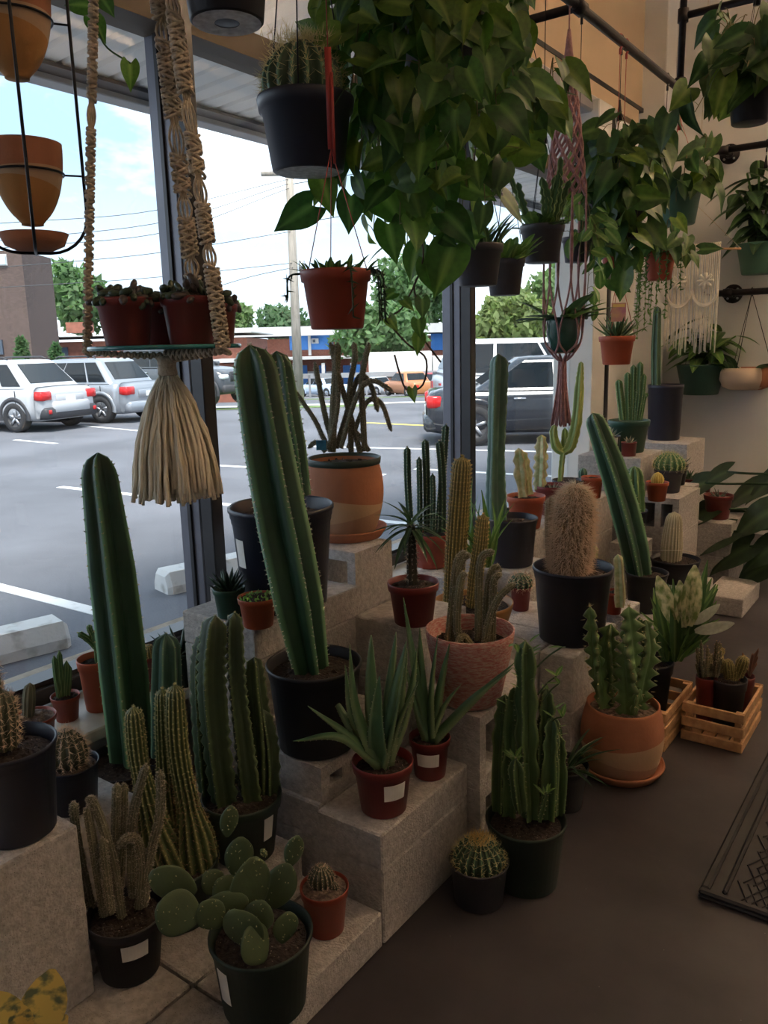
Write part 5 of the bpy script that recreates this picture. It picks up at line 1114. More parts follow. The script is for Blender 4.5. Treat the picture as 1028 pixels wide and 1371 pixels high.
for (px, py, a_) in ((872, 925, .3), (893, 922, -.2)):
    q = at_z(px, py, .16); mb = MB(); u = unit(R0+F0*a_); mb.obox(V(0, 0, .02), u*.016, V(0, 0, .022)+F0*.008, np.cross(u, V(0, 0, 1))*.0008); o = mb.build('price_card', M_paper, None, False, (-.86+(px-872)*.0012, 2.67, .128+.001)); tag(o, ['white price card leaning in the rear crate toward the terracotta pot', 'white price card leaning in the rear crate toward the other crate'][a_ < 0], 'card', 'price cards')
# mat at the right
M_rubber = mat('black_rubber', (.022, .02, .022), .55, .3, 20)
t = empty('floor_mat', (-.44, 1.93, 0), 'black rubber floor mat with a raised rim and diamond ridges', 'mat')
mb = MB(); mb.box(0, .9, 0, .95, .001, .008, b=.003); mb.build('base', M_rubber, t, False)
for (a, b, c, d) in ((0, .9, 0, .022), (0, .9, .928, .95), (0, .022, .022, .928), (.05, .062, .03, .92)): mb = MB(); mb.box(a, b, c, d, .008, .022, b=.005); mb.build('rim', M_rubber, t, False)
mb = MB()
for k in range(-30, 40):
    for s_ in (1, -1):
        pts = [V(.07+.024*k+s_*y*.5 if s_ > 0 else .07+.024*k+.45-y*.5, .03+y, .010) for y in np.linspace(0, .88, 12)]; pts = [q for q in pts if .07 < q[0] < .89]
        if len(pts) > 1: mb.tube(pts, .0022, 4)
mb.build('diamond_ridges', M_rubber, t, False, kind='stuff')
# far right: foliage plant and block on the floor
block(-1.03, 4.22, 0, .20, .40, .10, 'low concrete block lying alone on the floor by the end wall')
GRP = 'leafy floor plants'
t = empty('potted_monstera', (-.45, 4.95, 0), 'large dark leaved monstera standing by the end wall', 'potted plant', GRP); p = V(-.45, 4.95, 0); pot(t, .17, .28, M_black, 'thin')
BIG = leaf_mesh('monstera_leaf', 'heart', mat('monstera_leaf', (.030, .060, .028), .4, .3, 6, rib=(.08, .13, .06), trans=.15), 1, .85, .12, .35)
st = MB()
for (tx, ty, off, s_) in ((925, 655, -.1, .26), (935, 690, -.15, .24), (960, 720, -.2, .26), (985, 740, -.25, .26), (1020, 690, -.2, .28), (1000, 660, .1, .28), (1028, 735, -.3, .24), (955, 640, .1, .24), (1040, 640, .0, .3), (905, 690, .1, .2), (1010, 765, -.25, .22)):
    q = ctrl(p, [(tx+18, ty-8, off)])[0]; st.tube(spline([V(0, 0, .26), V(q[0]*.3, q[1]*.3, q[2]*.8+.1), q], 10), .007, 6); d = unit(V(q[0], q[1], 0)+ctrl(p, [(tx, ty+30, off)])[0]*.0)*.6+unit(ctrl(p, [(tx-25, ty+22, off)])[0]-q)
    put_leaf(t, BIG, q, d, V(-p[0]*.3, -p[1]*.08, 1), s_)
st.build('stems', L_lance[2], t)
# bottom left: rubber plant with yellow leaves
q = at_d(48, 1390, 1.12); p = V(q[0], q[1]-.02, 0); t = empty('potted_rubber_plant', p, 'yellow and green variegated rubber plant beside the upright block', 'potted plant', GRP); pot(t, .085, .16, M_black, 'nursery')
mb = MB(); tp = at_d(40, 1395, 1.12)-p; mb.tube(spline([V(0, 0, .13), V(.0, .01, tp[2]*.6), tp], 10), .006, 8); mb.build('stem', M_trunk, t)
for (bx, by, tx, ty, off, s_) in ((45, 1392, 70, 1300, 0, 1), (30, 1390, 25, 1345, -.03, 1), (20, 1400, -10, 1330, .0, 1), (50, 1400, 90, 1360, .03, .8)):
    a, b = ctrl(p, [(bx, by, off), (tx, ty, off)]); put_leaf(t, YEL, a, b-a, V(-p[0], -p[1], .6), np.linalg.norm(b-a), sx=1.25)
# ================================================================ hanging things
GRP = 'plants hanging under the ceiling'
def hung(name, label, cx, cy, w, D, asp, m, kind='nursery', cat='hanging plant', fill=.88, soil=M_soil):
    """pot whose rim centre is seen at (cx, cy), D metres along the view axis"""
    q = at_d(cx, cy, D); r = w/2*D/F_PX; h = asp*2*r; p = V(q[0], q[1], q[2]-h); t = empty(name, p, label, cat, GRP)
    po = pot(t, r, h, m, kind, fill=fill, soil=soil); return t, p, r, h, po
def hanger(t, p, r, h, zt, m=M_wire, apex=None, n=3, rot=.5, rw=.0013, strap=False, reach=0.0, slim=False):
    """wires from the rim to an apex, hook on the rail or cord on to the ceiling at height zt"""
    ap = h+(apex or .30); mb = MB()
    for k in range(n):
        a = rot+k*2*pi/n; mb.tube([V(r*.97*cos(a), r*.97*sin(a), h*.94), V(.008*cos(a), .008*sin(a), ap)], rw, 5)
    o = mb.build('hanger_wires', m, t)
    mb = MB(); mb.tube([V(0, 0, ap-.03), V(0, 0, ap), V(0, 0, ap+.05)], [.013, .010, .004], 8)
    q = zt-p[2]
    if q > ap+.10:
        mb.tube([V(0, 0, ap+.04), V(0, 0, q-.02)], rw*1.1, 6)
    hk = [V(0, 0, q-.05), V(0, 0, q-.03)]+[V(0, .022*sin(a)*1.0, q+.0+.024*(-cos(a))*1.0) for a in np.linspace(.3, 4.4, 12)]
    if not slim: mb.tube(hk, .0055, 6)
    mb.build('hook', m, t)
def vine(t, mb, pts, meshes, size, space, p, start=.0, side=.6, jit=.35, hang=.8, pet=.04):
    path = spline(pts, 26); s = np.concatenate([[0], np.cumsum(np.linalg.norm(np.diff(path, axis=0), axis=1))]); mb.tube(path, np.linspace(.0028, .0014, 26), 5)
    k = 0; a = start
    tow = unit(V(-p[0], -p[1], -.1))
    while a < s[-1]:
        i = min(25, int(np.searchsorted(s, a))); q = path[i]; sg = 1 if k % 2 else -1; T = unit(path[min(25, i+1)]-path[max(0, i-1)])
        out = V(q[0], q[1], 0); out = unit(out) if np.linalg.norm(out) > .02 else tow
        sd = unit(np.cross(T, out)+1e-3); pd = unit(out*.6+sd*sg*side+V(0, 0, .25)+nrg.normal(size=3)*jit*.6); e = q+pd*pet*nrg.uniform(.7, 1.4)
        mb.tube([q, q+pd*pet*.5+V(0, 0, .004), e], .0011, 4)
        d = unit(V(0, 0, -hang)+pd*.55+nrg.normal(size=3)*jit); nr = out*.5+tow*.55+V(0, 0, .35)+nrg.normal(size=3)*jit
        put_leaf(t, meshes[int(nrg.integers(len(meshes)))], e, d, nr, size*nrg.uniform(.75, 1.2)); a += space*nrg.uniform(.75, 1.3); k += 1
# --- sinnets of knotted cord
def sinnet(path, w, seq, m, parent, rs=.0026, name='cord'):
    """square-knot braid; seq = list of (length share, 'k' knotted | 'o' open loops)"""
    n = 160; P = spline(path, n); T, N, B = frames(P); s = np.concatenate([[0], np.cumsum(np.linalg.norm(np.diff(P, axis=0), axis=1))]); L_ = s[-1]; mb = MB()
    tot = sum(q for q, _ in seq); edges = np.cumsum([0]+[q/tot*L_ for q, _ in seq])
    kind = lambda a: seq[min(len(seq)-1, int(np.searchsorted(edges, a, 'right'))-1)][1]
    w1 = np.array([(.5 if kind(a) == 'k' else .25+.75*abs(sin(pi*((a-edges[min(len(seq)-1, int(np.searchsorted(edges, a, 'right'))-1)])/(seq[min(len(seq)-1, int(np.searchsorted(edges, a, 'right'))-1)][0]/tot*L_))))) for a in s])
    for c in (-1, -.33, .33, 1):
        off = w*.55*c*w1
        mb.tube(P+B*off[:, None], rs, 6)
    a = 0.0; k = 0
    while a < L_:
        i = min(n-1, int(np.searchsorted(s, a)))
        if kind(a) == 'k':
            an = np.linspace(0, 2*pi, 10, endpoint=False); sg = 1 if k % 2 else -1
            lp = [P[i]+B[i]*w*.60*cos(q)+N[i]*w*.36*sin(q)+T[i]*.30*w*sg*cos(q) for q in an]; mb.tube(lp, rs*1.15, 6, closed=True)
            a += rs*2.3
        else: a += rs*2
        k += 1
    o = mb.build(name, m, parent); o['kind'] = 'stuff'; return o

# --- two tier terracotta planter
p0 = at_d(48, 339, 1.6); t = empty('two_tier_planter', p0, 'two tier hanging terracotta planter in a looped dark metal frame', 'hanging planter')
U = 1.6/F_PX; fr_r = 69*U
zz = lambda py: on_face(48-(339-py)*.106, py, p0)[2]-p0[2]
mb = MB()
an0 = atan2(-p0[1], -p0[0])
for an in (an0, an0+pi/2):
    d = V(cos(an), sin(an), 0); top = .95; cr = .075
    pts = [d*fr_r+V(0, 0, top), d*fr_r+V(0, 0, .2), d*fr_r+V(0, 0, cr)]+[d*(fr_r-cr+cr*cos(q))+V(0, 0, cr-cr*sin(q)) for q in np.linspace(.2, pi/2, 7)]
    pts = pts+[V(-q[0], -q[1], q[2]) for q in pts[::-1]]; mb.tube(pts, .0032, 8)
mb.build('frame', M_wire, t)
mb = MB(); rs = 44*U; mb.lathe([(0, .004), (rs*.5, .004), (rs*.85, .014), (rs, .036), (rs*.97, .037), (rs*.8, .02), (0, .010)], 40); mb.build('drip_saucer', M_terra, t)
def egg(zb, zr, rr, lab, parent):
    hh = zr-zb; pr_ = [(0, 0), (.30, .01)]+[(max(.3, (1-(1-b*.97)**2.3)**(1/1.9)), b) for b in np.linspace(.03, 1, 20)]; pr_ += [(.96, 1.0), (.93, .97), (.85, .5), (.3, .06), (0, .05)]
    mb = MB(); mb.lathe([(a*rr, zb+b*hh) for a, b in pr_], 48); me = mb.mesh('bowl', [band_mat('banded_bowl_'+lab, [(.42, .165, .085), (.50, .33, .21), (.46, .22, .07)], [(zb+hh*.66, hh*.03, 1-an0), (zb+hh*.48, hh*.09, 2.4-an0)])])
    o = link('bowl', me, parent); mb = MB(); zz_ = zb+hh*.64; ri = rr*.985; mb.tube([V(ri*cos(q), ri*sin(q), zz_) for q in np.linspace(0, 2*pi, 32, endpoint=False)], .0022, 6, closed=True)
    for an in (an0, an0+pi/2, an0+pi, an0+3*pi/2): mb.tube([V(ri*cos(an), ri*sin(an), zz_), V(fr_r*cos(an), fr_r*sin(an), zz_+.0)], .002, 6)
    mb.build('holding_ring', M_wire, parent); add_soil(parent, rr*.86, zb+hh*.88, M_soil)
egg(zz(303), zz(192), 46*U, 'lower', t); egg(zz(107), zz(-22), 50*U, 'upper', t)
mb = MB(); mb.tube([V(0, 0, .95), V(0, 0, ZC-p0[2])], .003, 6); d1 = V(cos(an0), sin(an0), 0)*fr_r; d2 = V(-sin(an0), cos(an0), 0)*fr_r
for d in (d1, -d1, d2, -d2): mb.tube([d+V(0, 0, .95), V(0, 0, 1.05)], .0032, 6)
mb.build('suspension_rod', M_wire, t)

# --- macrame shelf
D = 1.55; c = at_d(222, 468, D); t = empty('macrame_hanger', c, 'natural macrame hanger with a round glass shelf and a big cream tassel', 'macrame hanger'); U = D/F_PX; rs = 100*U
mb = MB(); mb.lathe([(0, 0), (rs-.002, 0), (rs, .002), (rs, .006), (rs-.002, .008), (0, .008)], 56); mb.build('glass_shelf', mat('teal_glass_edge', (.04, .26, .27), .12, .4, 30, spec=.8), t)
apex = V(0, 0, 1.30)
ang = {'a': pi+YAW+.12, 'b': YAW+radians(75), 'c': YAW-.55}
seqs = [(9, 'k'), (1, 'o'), (6, 'k'), (1, 'o'), (5, 'k'), (1.5, 'o'), (6, 'k')]
seqo = [(3.4, 'k'), (1.0, 'o'), (1.5, 'k'), (1.2, 'o'), (1.5, 'k'), (1.6, 'o'), (3, 'k'), (1.0, 'o'), (4, 'k'), (1.2, 'o'), (5, 'k'), (1.2, 'o'), (5, 'k')]
for key, w in (('a', .013), ('b', .032), ('c', .025)):
    d = V(cos(ang[key]), sin(ang[key]), 0)*rs*1.02
    sinnet([d+V(0, 0, -.004), d*.80+V(0, 0, .26), d*.42+V(0, 0, .75), apex], w, seqs if key == 'a' else seqo, M_rope, t)
    sinnet([d+V(0, 0, .0), d*.55+V(0, 0, -.008), V(0, 0, -.012)], w*.6, [(1, 'k')], M_rope, t, name='under_cord')
sinnet([apex, V(0, 0, ZC-c[2]-.01)], .018, [(4, 'k'), (1, 'o'), (4, 'k')], M_rope, t, name='top_cord')
tb = at_d(240, 480, D)-c; mb = MB(); mb.lathe([(0, .0), (.016, 0), (.019, -.006), (.017, -.02), (.019, -.034), (.016, -.042), (0, -.042)], 20, tuple(V(0, 0, -.012))); mb.build('tassel_wrap', M_rope, t)
zt_ = -.05; L_ = 150*U+.02; mb = MB()
for k in range(300):
    a = nrg.uniform(0, 2*pi); q = sqrt(nrg.random()); r1 = .016*q; r2 = 60*U*q*nrg.uniform(.9, 1.05); l = L_*nrg.uniform(.9, 1.04); tw = nrg.uniform(-.15, .15)
    pts = [V(r1*cos(a), r1*sin(a), zt_), V((r1+.38*(r2-r1))*cos(a), (r1+.38*(r2-r1))*sin(a), zt_-l*.2), V((r1+.82*(r2-r1))*cos(a+tw), (r1+.82*(r2-r1))*sin(a+tw), zt_-l*.6), V(r2*cos(a+tw), r2*sin(a+tw), zt_-l)]
    mb.tube(spline(pts, 12)+nrg.normal(size=(12, 3))*.0012, np.linspace(.0022, .0036, 12)*nrg.uniform(.7, 1.3), 5)
mb.build('tassel', M_wool, t, True, kind='stuff')
# red pots of succulents on the shelf
bead = MB(); bead.lathe([(0, 0), (.10, .05), (.22, .35), (.25, .65), (.16, .92), (0, 1)], 9)
fat = [bead.mesh('fat_leaf', mat('dark_jade_leaf', (.055, .085, .045), .4, .3, 8)), bead.mesh('fat_leaf_bronze', mat('bronze_jade_leaf', (.085, .065, .06), .45, .3, 8))]
for k, (px, w, dx, dy, lab) in enumerate(((180, 74, -.055, -.055, 'dark jade succulents in a red pot toward the left cord of the glass shelf'), (262, 74, .060, -.040, 'dark jade succulents in a red pot at the front of the glass shelf'), (215, 70, -.02, .062, 'bronze jade succulents in a red pot at the back of the glass shelf'), (300, 66, .085, .058, 'bronze jade succulents in a red pot beside the right knotted cord'))):
    f_ = R0*dx+F0*dy; r = w/2*U; h = r*1.62; p = c+f_+V(0, 0, .008); q = empty('potted_jade', p, lab, 'potted succulent', 'succulents on the macrame shelf'); pot(q, r, h, M_dred, 'nursery')
    for j in range(54):
        a = nrg.uniform(0, 2*pi); s_ = r*.98*sqrt(nrg.random()); d = V(cos(a)*.7, sin(a)*.7, 1)+nrg.normal(size=3)*.5
        put_leaf(q, fat[(j % 3 == 0) ^ (k > 1)], V(s_*cos(a), s_*sin(a), h*.90+nrg.uniform(0, .026)), d, nrg.normal(size=3), nrg.uniform(.022, .034))

# --- black pot seen from below
q = at_d(304, 31, 1.42); p = V(*q); U = 1.42/F_PX; t = empty('hanging_pot', p, 'black hanging pot with a pale dusty underside above the macrame shelf', 'hanging plant', GRP)
r = 66*U; h = .15; pot(t, r, h, M_black, 'nursery'); mb = MB(); mb.lathe([(.022, -.0006), (.05, -.0006), (r*.69, -.0006)], 36); mb.lathe([(.046, -.0012), (.05, -.0016), (.054, -.0012)], 36); mb.build('dusty_base', mat('dusty_base', (.78, .80, .82), .9, .35, 60), t)
hanger(t, p, r, h, ZC); 
for k in range(14):
    a = nrg.uniform(0, 2*pi); put_leaf(t, HEART[k % 6], V(.03*cos(a), .03*sin(a), h*.9), V(cos(a), sin(a), 1.2), V(0, 0, 1), .09)
# trailing leaves at the top left corner
q = at_d(100, -60, 1.75); t = empty('hanging_pothos', q, 'small trailing pothos sprig above the macrame cords', 'hanging plant', GRP); p = V(*q); pot(t, .07, .12, M_greyp); mb = MB(); loc = lambda px, py: at_d(px, py, 1.75)-p
pts = [V(0, 0, .1), loc(125, -40), loc(128, 20), loc(140, 60), loc(175, 85)]; mb.tube(spline(pts, 20), .0022, 6); mb.build('vine', L_phil[1], t); hanger(t, p, .07, .12, ZC)
for (x, y, tx, ty, i) in ((118, 8, 84, 2, 1), (124, 25, 140, 52, 1), (135, -5, 152, 20, 0), (174, 85, 175, 116, 2)):
    a, b = loc(x, y), loc(tx, ty); put_leaf(t, HEART[i], a, b-a, V(-p[0], -p[1], .2), np.linalg.norm(b-a)*1.05)

# --- barrel cactus in a black hanging pot
t, p, r, h, po = hung('hanging_barrel_cactus', 'golden spined barrel cactus in a black hanging pot', 409, 132, 131, 1.9, .71, M_navy, 'nursery', 'hanging cactus')
globe(t, V(-.006, 0, h*.72), .098, .175, 17, .22, C_dark, (.026, .0009, .013, 6, S_straw, .85), name='stem')
pp = nrg.normal(size=(420, 3))*V(.035, .035, .004)+V(-.006, 0, h*.72+.166); mb = MB(); mb.spines(pp, nrg.normal(size=(420, 3))*.6+V(0, 0, 1), .028, .0009); mb.build('crown_spines', S_straw, t, False, kind='stuff')
mb = MB(); mb.lathe([(0, -.0008), (r*.66, -.0008)], 30); mb.build('dusty_base', MATS['dusty_base'], t); hanger(t, p, r, h, ZC, rot=-1.0, apex=.62, rw=.0018)
# --- red pot with a strap
t, p, r, h, po = hung('hanging_succulent', 'trailing grey green succulent in a red pot hung by a red strap', 449, 362, 96, 1.78, .80, M_red, 'nursery', fill=.95)
nb_ = [MB(), MB()]
for k in range(46):
    a = nrg.uniform(0, 2*pi); q = r*.9*sqrt(nrg.random()); d = V(cos(a), sin(a), 1.1)+nrg.normal(size=3)*.4; put_leaf(t, LANCE[0 if k % 2 else 1], V(q*cos(a), q*sin(a), h*.95), d, V(0, 0, 1), nrg.uniform(.025, .05), sx=.8)
for a in (YAW+.1, YAW-.2, YAW-.5, YAW+pi, YAW-1.2, YAW+.4):
    d = V(cos(a), sin(a), 0); L_ = nrg.uniform(.06, .15); pts = [d*r*.9+V(0, 0, h*.97), d*(r+.025)+V(0, 0, h*.9), d*(r+.03)+V(0, 0, h-L_)]; mb = MB(); mb.tube(spline(pts, 10), .002, 5)
    for q in spline(pts, 12)[3:]:
        for j in range(2): mb.spines([q], [nrg.normal(size=3)+V(0, 0, -.4)], .02, .0026)
    mb.build('trailing_stem', L_lance[2], t)
mb = MB()
for a in (.3, 2.4, 4.5): mb.tube([V(r*.95*cos(a), r*.95*sin(a), h*.95), V(0, 0, h+.25)], .0012, 5)
mb.build('hanger_wires', M_redw, t)
mb = MB(); mb.obox(V(0, 0, h+.35), R0*.007, F0*.0015, V(0, 0, .10)); mb.obox(V(.008, .0, h+.31), R0*.003, F0*.0015, V(0, 0, .09)); mb.tube([V(0, 0, h+.44), V(0, 0, ZC-p[2])], .0013, 5); mb.build('strap', M_redw, t)

# --- the big philodendron
D = 2.05; pc = at_d(590, 95, D); p = V(pc[0], pc[1], pc[2]); t = empty('hanging_philodendron', p, 'massive trailing heart leaf philodendron hiding its hanging pot', 'hanging plant', GRP); pot(t, .12, .15, M_greyp, 'nursery'); hanger(t, p, .12, .15, ZC, rot=.2)
mb = MB(); px = lambda x, y, off=0: on_face(x, y, p, off)-p
ends = [(450, 60, -.1), (470, 120, -.2), (500, 40, -.15), (520, 170, -.22), (430, 130, -.05), (480, 240, -.15), (505, 260, -.05), (535, 300, -.2), (560, 250, -.25), (585, 290, -.12), (600, 200, -.28), (625, 250, -.2), (650, 290, -.12), (640, 170, -.25), (670, 220, -.15), (690, 130, -.1), (560, 120, -.28), (620, 80, -.24), (540, 60, -.2), (500, 310, .05), (545, 330, .1), (600, 340, .0), (460, 250, .1), (650, 90, -.1), (580, 360, -.02), (470, 190, .12), (690, 60, .05), (520, 230, .15), (620, 300, .15)]
for (ex, ey, off) in ends:
    e = px(ex, ey, off); d = unit(V(e[0], e[1], 0)+nrg.normal(size=3)*V(.02, .02, 0)); rim = d*.10+V(0, 0, .13); hi = d*(.12+.06*nrg.random())+V(0, 0, .17+.09*nrg.random())
    vine(t, mb, [rim, hi, V(e[0]*.85, e[1]*.85, (hi[2]+e[2])/2+.06), e], HEART, .088, .047, p, .03)
mb.build('vines', mat('vine_stem', (.16, .15, .05), .6, .3, 10), t)
mb2 = MB()
for pts, lv in (([(560, 300), (566, 350), (540, 410), (520, 428), (545, 460), (570, 480), (566, 515), (545, 522), (535, 500), (528, 475)], ((528, 392, 512, 400, 1), (540, 402, 552, 412, 2), (520, 425, 530, 440, 2), (552, 520, 553, 536, 2))), ([(590, 300), (588, 330), (555, 380), (565, 420), (562, 445), (590, 485)], ((574, 350, 582, 392, 1), (565, 400, 566, 425, 0), (560, 428, 562, 450, 1), (561, 450, 559, 472, 2)))):
    mb2.tube(spline([px(x, y, -.1) for x, y in pts], 40), .0026, 6)
    for (x, y, tx, ty, i) in lv: a, b = px(x, y, -.1), px(tx, ty, -.12); put_leaf(t, HEART[i], a, b-a, V(-p[0], -p[1], .3)+nrg.normal(size=3)*.4, np.linalg.norm(b-a)*1.05)
mb2.build('trailing_vine', mat('brown_vine', (.06, .035, .02), .6), t)
for (x, y, tx, ty, i, s_) in ((418, 275, 378, 300, 0, 1.3), (470, 262, 466, 312, 0, 1), (500, 240, 540, 300, 1, 1.05), (605, 330, 583, 390, 1, 1.1), (430, 235, 445, 290, 2, .9), (520, 300, 530, 350, 1, 1), (590, 315, 612, 330, 0, 1)):
    a, b = px(x, y, -.12), px(tx, ty, -.14); put_leaf(t, HEART[i], a, b-a, V(-p[0], -p[1], .3), np.linalg.norm(b-a)*s_)

# --- second philodendron on the cross pipe
def bushy(name, label, cx, cy, D, potw, asp, m, ends, meshes, size, space, zt, hm=M_wire, rot=.4, extra=None, kind='nursery', apex=.30):
    t, p, r, h, po = hung(name, label, cx, cy, potw, D, asp, m, kind); mb = MB()
    for (ex, ey, off) in ends:
        e = on_face(ex, ey, p, off)-p; d = unit(V(e[0], e[1], 0)+nrg.normal(size=3)*V(.02, .02, 0)); rim = d*r*.8+V(0, 0, h*.9); hi = d*(r*1.05)+V(0, 0, max(h+.05, min(e[2]+.05, h+.2)))
        vine(t, mb, [rim, hi, V((hi[0]+e[0])/2, (hi[1]+e[1])/2, (hi[2]+e[2])/2+.03), e], meshes, size, space, p, .02)
    mb.build('vines', MATS['vine_stem'], t); hanger(t, p, r, h, zt, hm, apex, rot=rot); return t, p, r, h
bushy('hanging_philodendron', 'dark philodendron in a dark pot on the cross pipe', 697, 150, 2.62, 78, .8, M_black, [(690, 100, -.1), (715, 150, -.15), (665, 130, -.1), (700, 215, -.15), (720, 200, -.1), (680, 240, -.1), (740, 110, 0), (725, 170, .1), (660, 200, 0), (670, 60, .0)], HEART, .105, .06, PZ)
# grey hanging pots
def sprigs(t, r, h, n, L_, meshes, up=1.2, sx=1, spread=1.0):
    for k in range(n):
        a = nrg.uniform(0, 2*pi); q = r*.8*sqrt(nrg.random()); d = V(cos(a)*spread, sin(a)*spread, up)+nrg.normal(size=3)*.3; put_leaf(t, meshes[k % len(meshes)], V(q*cos(a), q*sin(a), h*.88), d, V(0, 0, 1)-d*.1, L_*nrg.uniform(.6, 1.2), sx=sx)
t, p, r, h, po = hung('hanging_grey_pot', 'grey hanging pot of upright green succulent stems below the big philodendron', 640, 328, 68, 2.4, .78, M_greyp); sprigs(t, r, h, 40, .11, LANCE, 1.8, .6, .6); hanger(t, p, r, h, ZC)
t, p, r, h, po = hung('hanging_grey_pot', 'grey hanging pot with bushy thin leaves in front of the second mullion', 676, 348, 54, 2.75, .85, M_greyp); sprigs(t, r, h, 50, .10, [LANCE[1], OVAL[1]], 1.0, .7, .9); hanger(t, p, r, h, ZC)
t, p, r, h, po = hung('hanging_grey_pot', 'grey hanging pot of scalloped upright stems beside the pink macrame', 726, 302, 60, 2.85, .80, M_greyp)
for k in range(9):
    a = nrg.uniform(0, 2*pi); d = V(cos(a)*.35, sin(a)*.35, 1); b = V(cos(a)*r*.5, sin(a)*r*.5, h*.85); column(t, [b, b+d*.09, b+d*.17+nrg.normal(size=3)*.02], [.008, .015, .010], 3, .7, C_mid, True, wave=.3, per=.03, step=.01)
sprigs(t, r, h, 26, .08, OVAL, .8); hanger(t, p, r, h, ZC)
bushy('hanging_jade_vine', 'light green trailing plant spilling beside the pink macrame', 772, 318, depth(at_x(772, 318, PX)), 40, .8, M_greyp, [(790, 290, -.1), (800, 320, -.1), (775, 350, -.1), (795, 380, -.05), (760, 300, -.1), (785, 410, 0)], [LANCE[1], OVAL[1]], .075, .04, PZ)

# --- pink macrame
hk = at_x(762, 40, PX+.0); D = depth(hk); c = at_d(750, 476, D); c[0], c[1] = hk[0], hk[1]; t = empty('macrame_plant_hanger', c, 'dusty pink macrame plant hanger with a long tassel', 'macrame hanger'); U = D/F_PX
zl = lambda py: on_face(755, py, c)[2]-c[2]
mb = MB(); mb.tube([V(0, 0, zl(78)), V(0, 0, zl(40))], [.018, .006], 10); mb.tube([V(0, .02*sin(a), PZ-c[2]+.024*(-cos(a))) for a in np.linspace(0.2, 4.4, 12)], .003, 6); mb.tube([V(0, 0, zl(42)), V(0, 0, PZ-c[2]-.02)], .003, 6); mb.build('hook', M_pink, t)
mb = MB(); mb.lathe([(0, zl(112)), (.026, zl(112)), (.028, zl(95)), (.022, zl(80)), (0, zl(78))], 16); mb.build('gathering_wrap', mat('pink_wrap', (.50, .28, .22), .95, .2, 40), t)
nn = 9; mb = MB(); zs = np.linspace(zl(112), zl(262), 12)
for k in range(nn):
    for s_ in (-1, 1):
        pts = [V((.024+.052*(j/11)**.8)*cos(2*pi*(k+s_*.42*(j % 2 == 0))/nn), (.024+.052*(j/11)**.8)*sin(2*pi*(k+s_*.42*(j % 2 == 0))/nn), z) for j, z in enumerate(zs)]; mb.tube(spline(pts, 40), .0056, 5)
mb.build('knotted_net', M_pink, t, True, kind='stuff')
pr2 = 25*U
for k in range(6):
    a = k*pi/3+.2
    for s_ in (-1, 1):
        pts = [V(.076*cos(a), .076*sin(a), zl(262)), V((pr2+.012)*cos(a), (pr2+.012)*sin(a), zl(375)), V((pr2+.008)*cos(a+s_*pi/6), (pr2+.008)*sin(a+s_*pi/6), zl(450)), V(.6*pr2*cos(a), .6*pr2*sin(a), zl(474)), V(0, 0, zl(486))]; mb = MB(); mb.tube(spline(pts, 24), .0042, 6); mb.build('cradle_cord', M_pink, t)
mb = MB()
for k in range(40):
    a = nrg.uniform(0, 2*pi); q = sqrt(nrg.random()); mb.tube(spline([V(.014*q*cos(a), .014*q*sin(a), zl(484)), V(.020*q*cos(a), .020*q*sin(a), zl(520)), V(.042*q*cos(a), .042*q*sin(a), zl(568)+nrg.uniform(-.01, .01))], 6), .0035, 5)
mb.build('tassel', M_pink, t, True, kind='stuff')
pb = c+V(0, 0, zl(473)); q = empty('potted_leafy_plant', pb, 'broad leaved plant in a glazed green pot held by the pink macrame', 'potted plant', GRP); hh = zl(425)-zl(473)
mb = MB(); mb.lathe([(0, 0), (pr2*.5, 0), (pr2*.62, .004), (pr2*.93, hh*.5), (pr2*.96, hh*.9), (pr2*.95, hh), (pr2*.9, hh), (pr2*.86, hh*.5), (0, .02)], 32); me = mb.mesh('pot', [mat('green_glaze', (.03, .10, .075), .15, .3, 20), M_terrac])
for f in me.polygons: f.material_index = 1 if f.center.z < hh*.2 else 0
link('pot', me, q); add_soil(q, pr2*.86, hh*.9, M_soil); sprigs(q, pr2, hh, 22, .15, [OVAL[2], LANCE[0], LANCE[1]], .7, .8, 1)

# --- plants on the rail
def onrail(px, py): q = at_x(px, py, PX); return q
def railplant(label, hx, hy, cx, cy, potw, asp, m, ends, meshes, size, space, hm=M_wire, name='hanging_pothos', apex=.3):
    D = depth(at_x(cx, cy, PX)); return bushy(name, label, cx, cy, D, potw, asp, m, ends, meshes, size, space, PZ, hm, extra=None, apex=apex)
railplant('dense pothos in a dark pot hung by black wires on the rail', 800, 50, 826, 252, 84, .8, M_black, [(785, 200, -.1), (800, 260, -.15), (780, 240, -.1), (830, 300, -.15), (850, 250, -.15), (815, 200, -.2), (845, 190, -.1), (800, 320, -.1), (825, 350, -.1), (860, 220, 0), (790, 170, .05), (820, 165, .05), (850, 310, -.1), (775, 290, -.05), (840, 170, -.1), (830, 230, -.25), (805, 225, -.25), (850, 280, -.2), (780, 330, 0), (812, 385, -.05)], POTHOS, .12, .062)
railplant('pothos in a red pot hung by a red strap on the rail', 836, 82, 822, 328, 36, .85, M_red, [(800, 300, -.1), (845, 330, -.15), (815, 345, -.12), (835, 370, -.1), (850, 295, 0), (790, 280, 0)], POTHOS, .11, .065, M_redw)
railplant('pothos with wide leaves in a grey green ribbed pot at the rail end', 885, 122, 906, 250, 68, .72, M_pgreen, [(880, 210, -.1), (920, 225, -.15), (950, 235, -.1), (870, 240, -.15), (900, 200, -.05), (940, 260, -.1), (905, 270, -.2), (860, 190, 0), (930, 200, 0), (885, 180, .1)], POTHOS, .13, .07, M_redw)
t, p, r, h = railplant('string of pearls style trailer with pothos leaves in a red pot', 868, 105, 884, 336, 42, .9, M_orange, [(865, 300, -.1), (900, 310, -.12), (915, 350, -.1), (925, 340, -.05)], POTHOS, .10, .07)
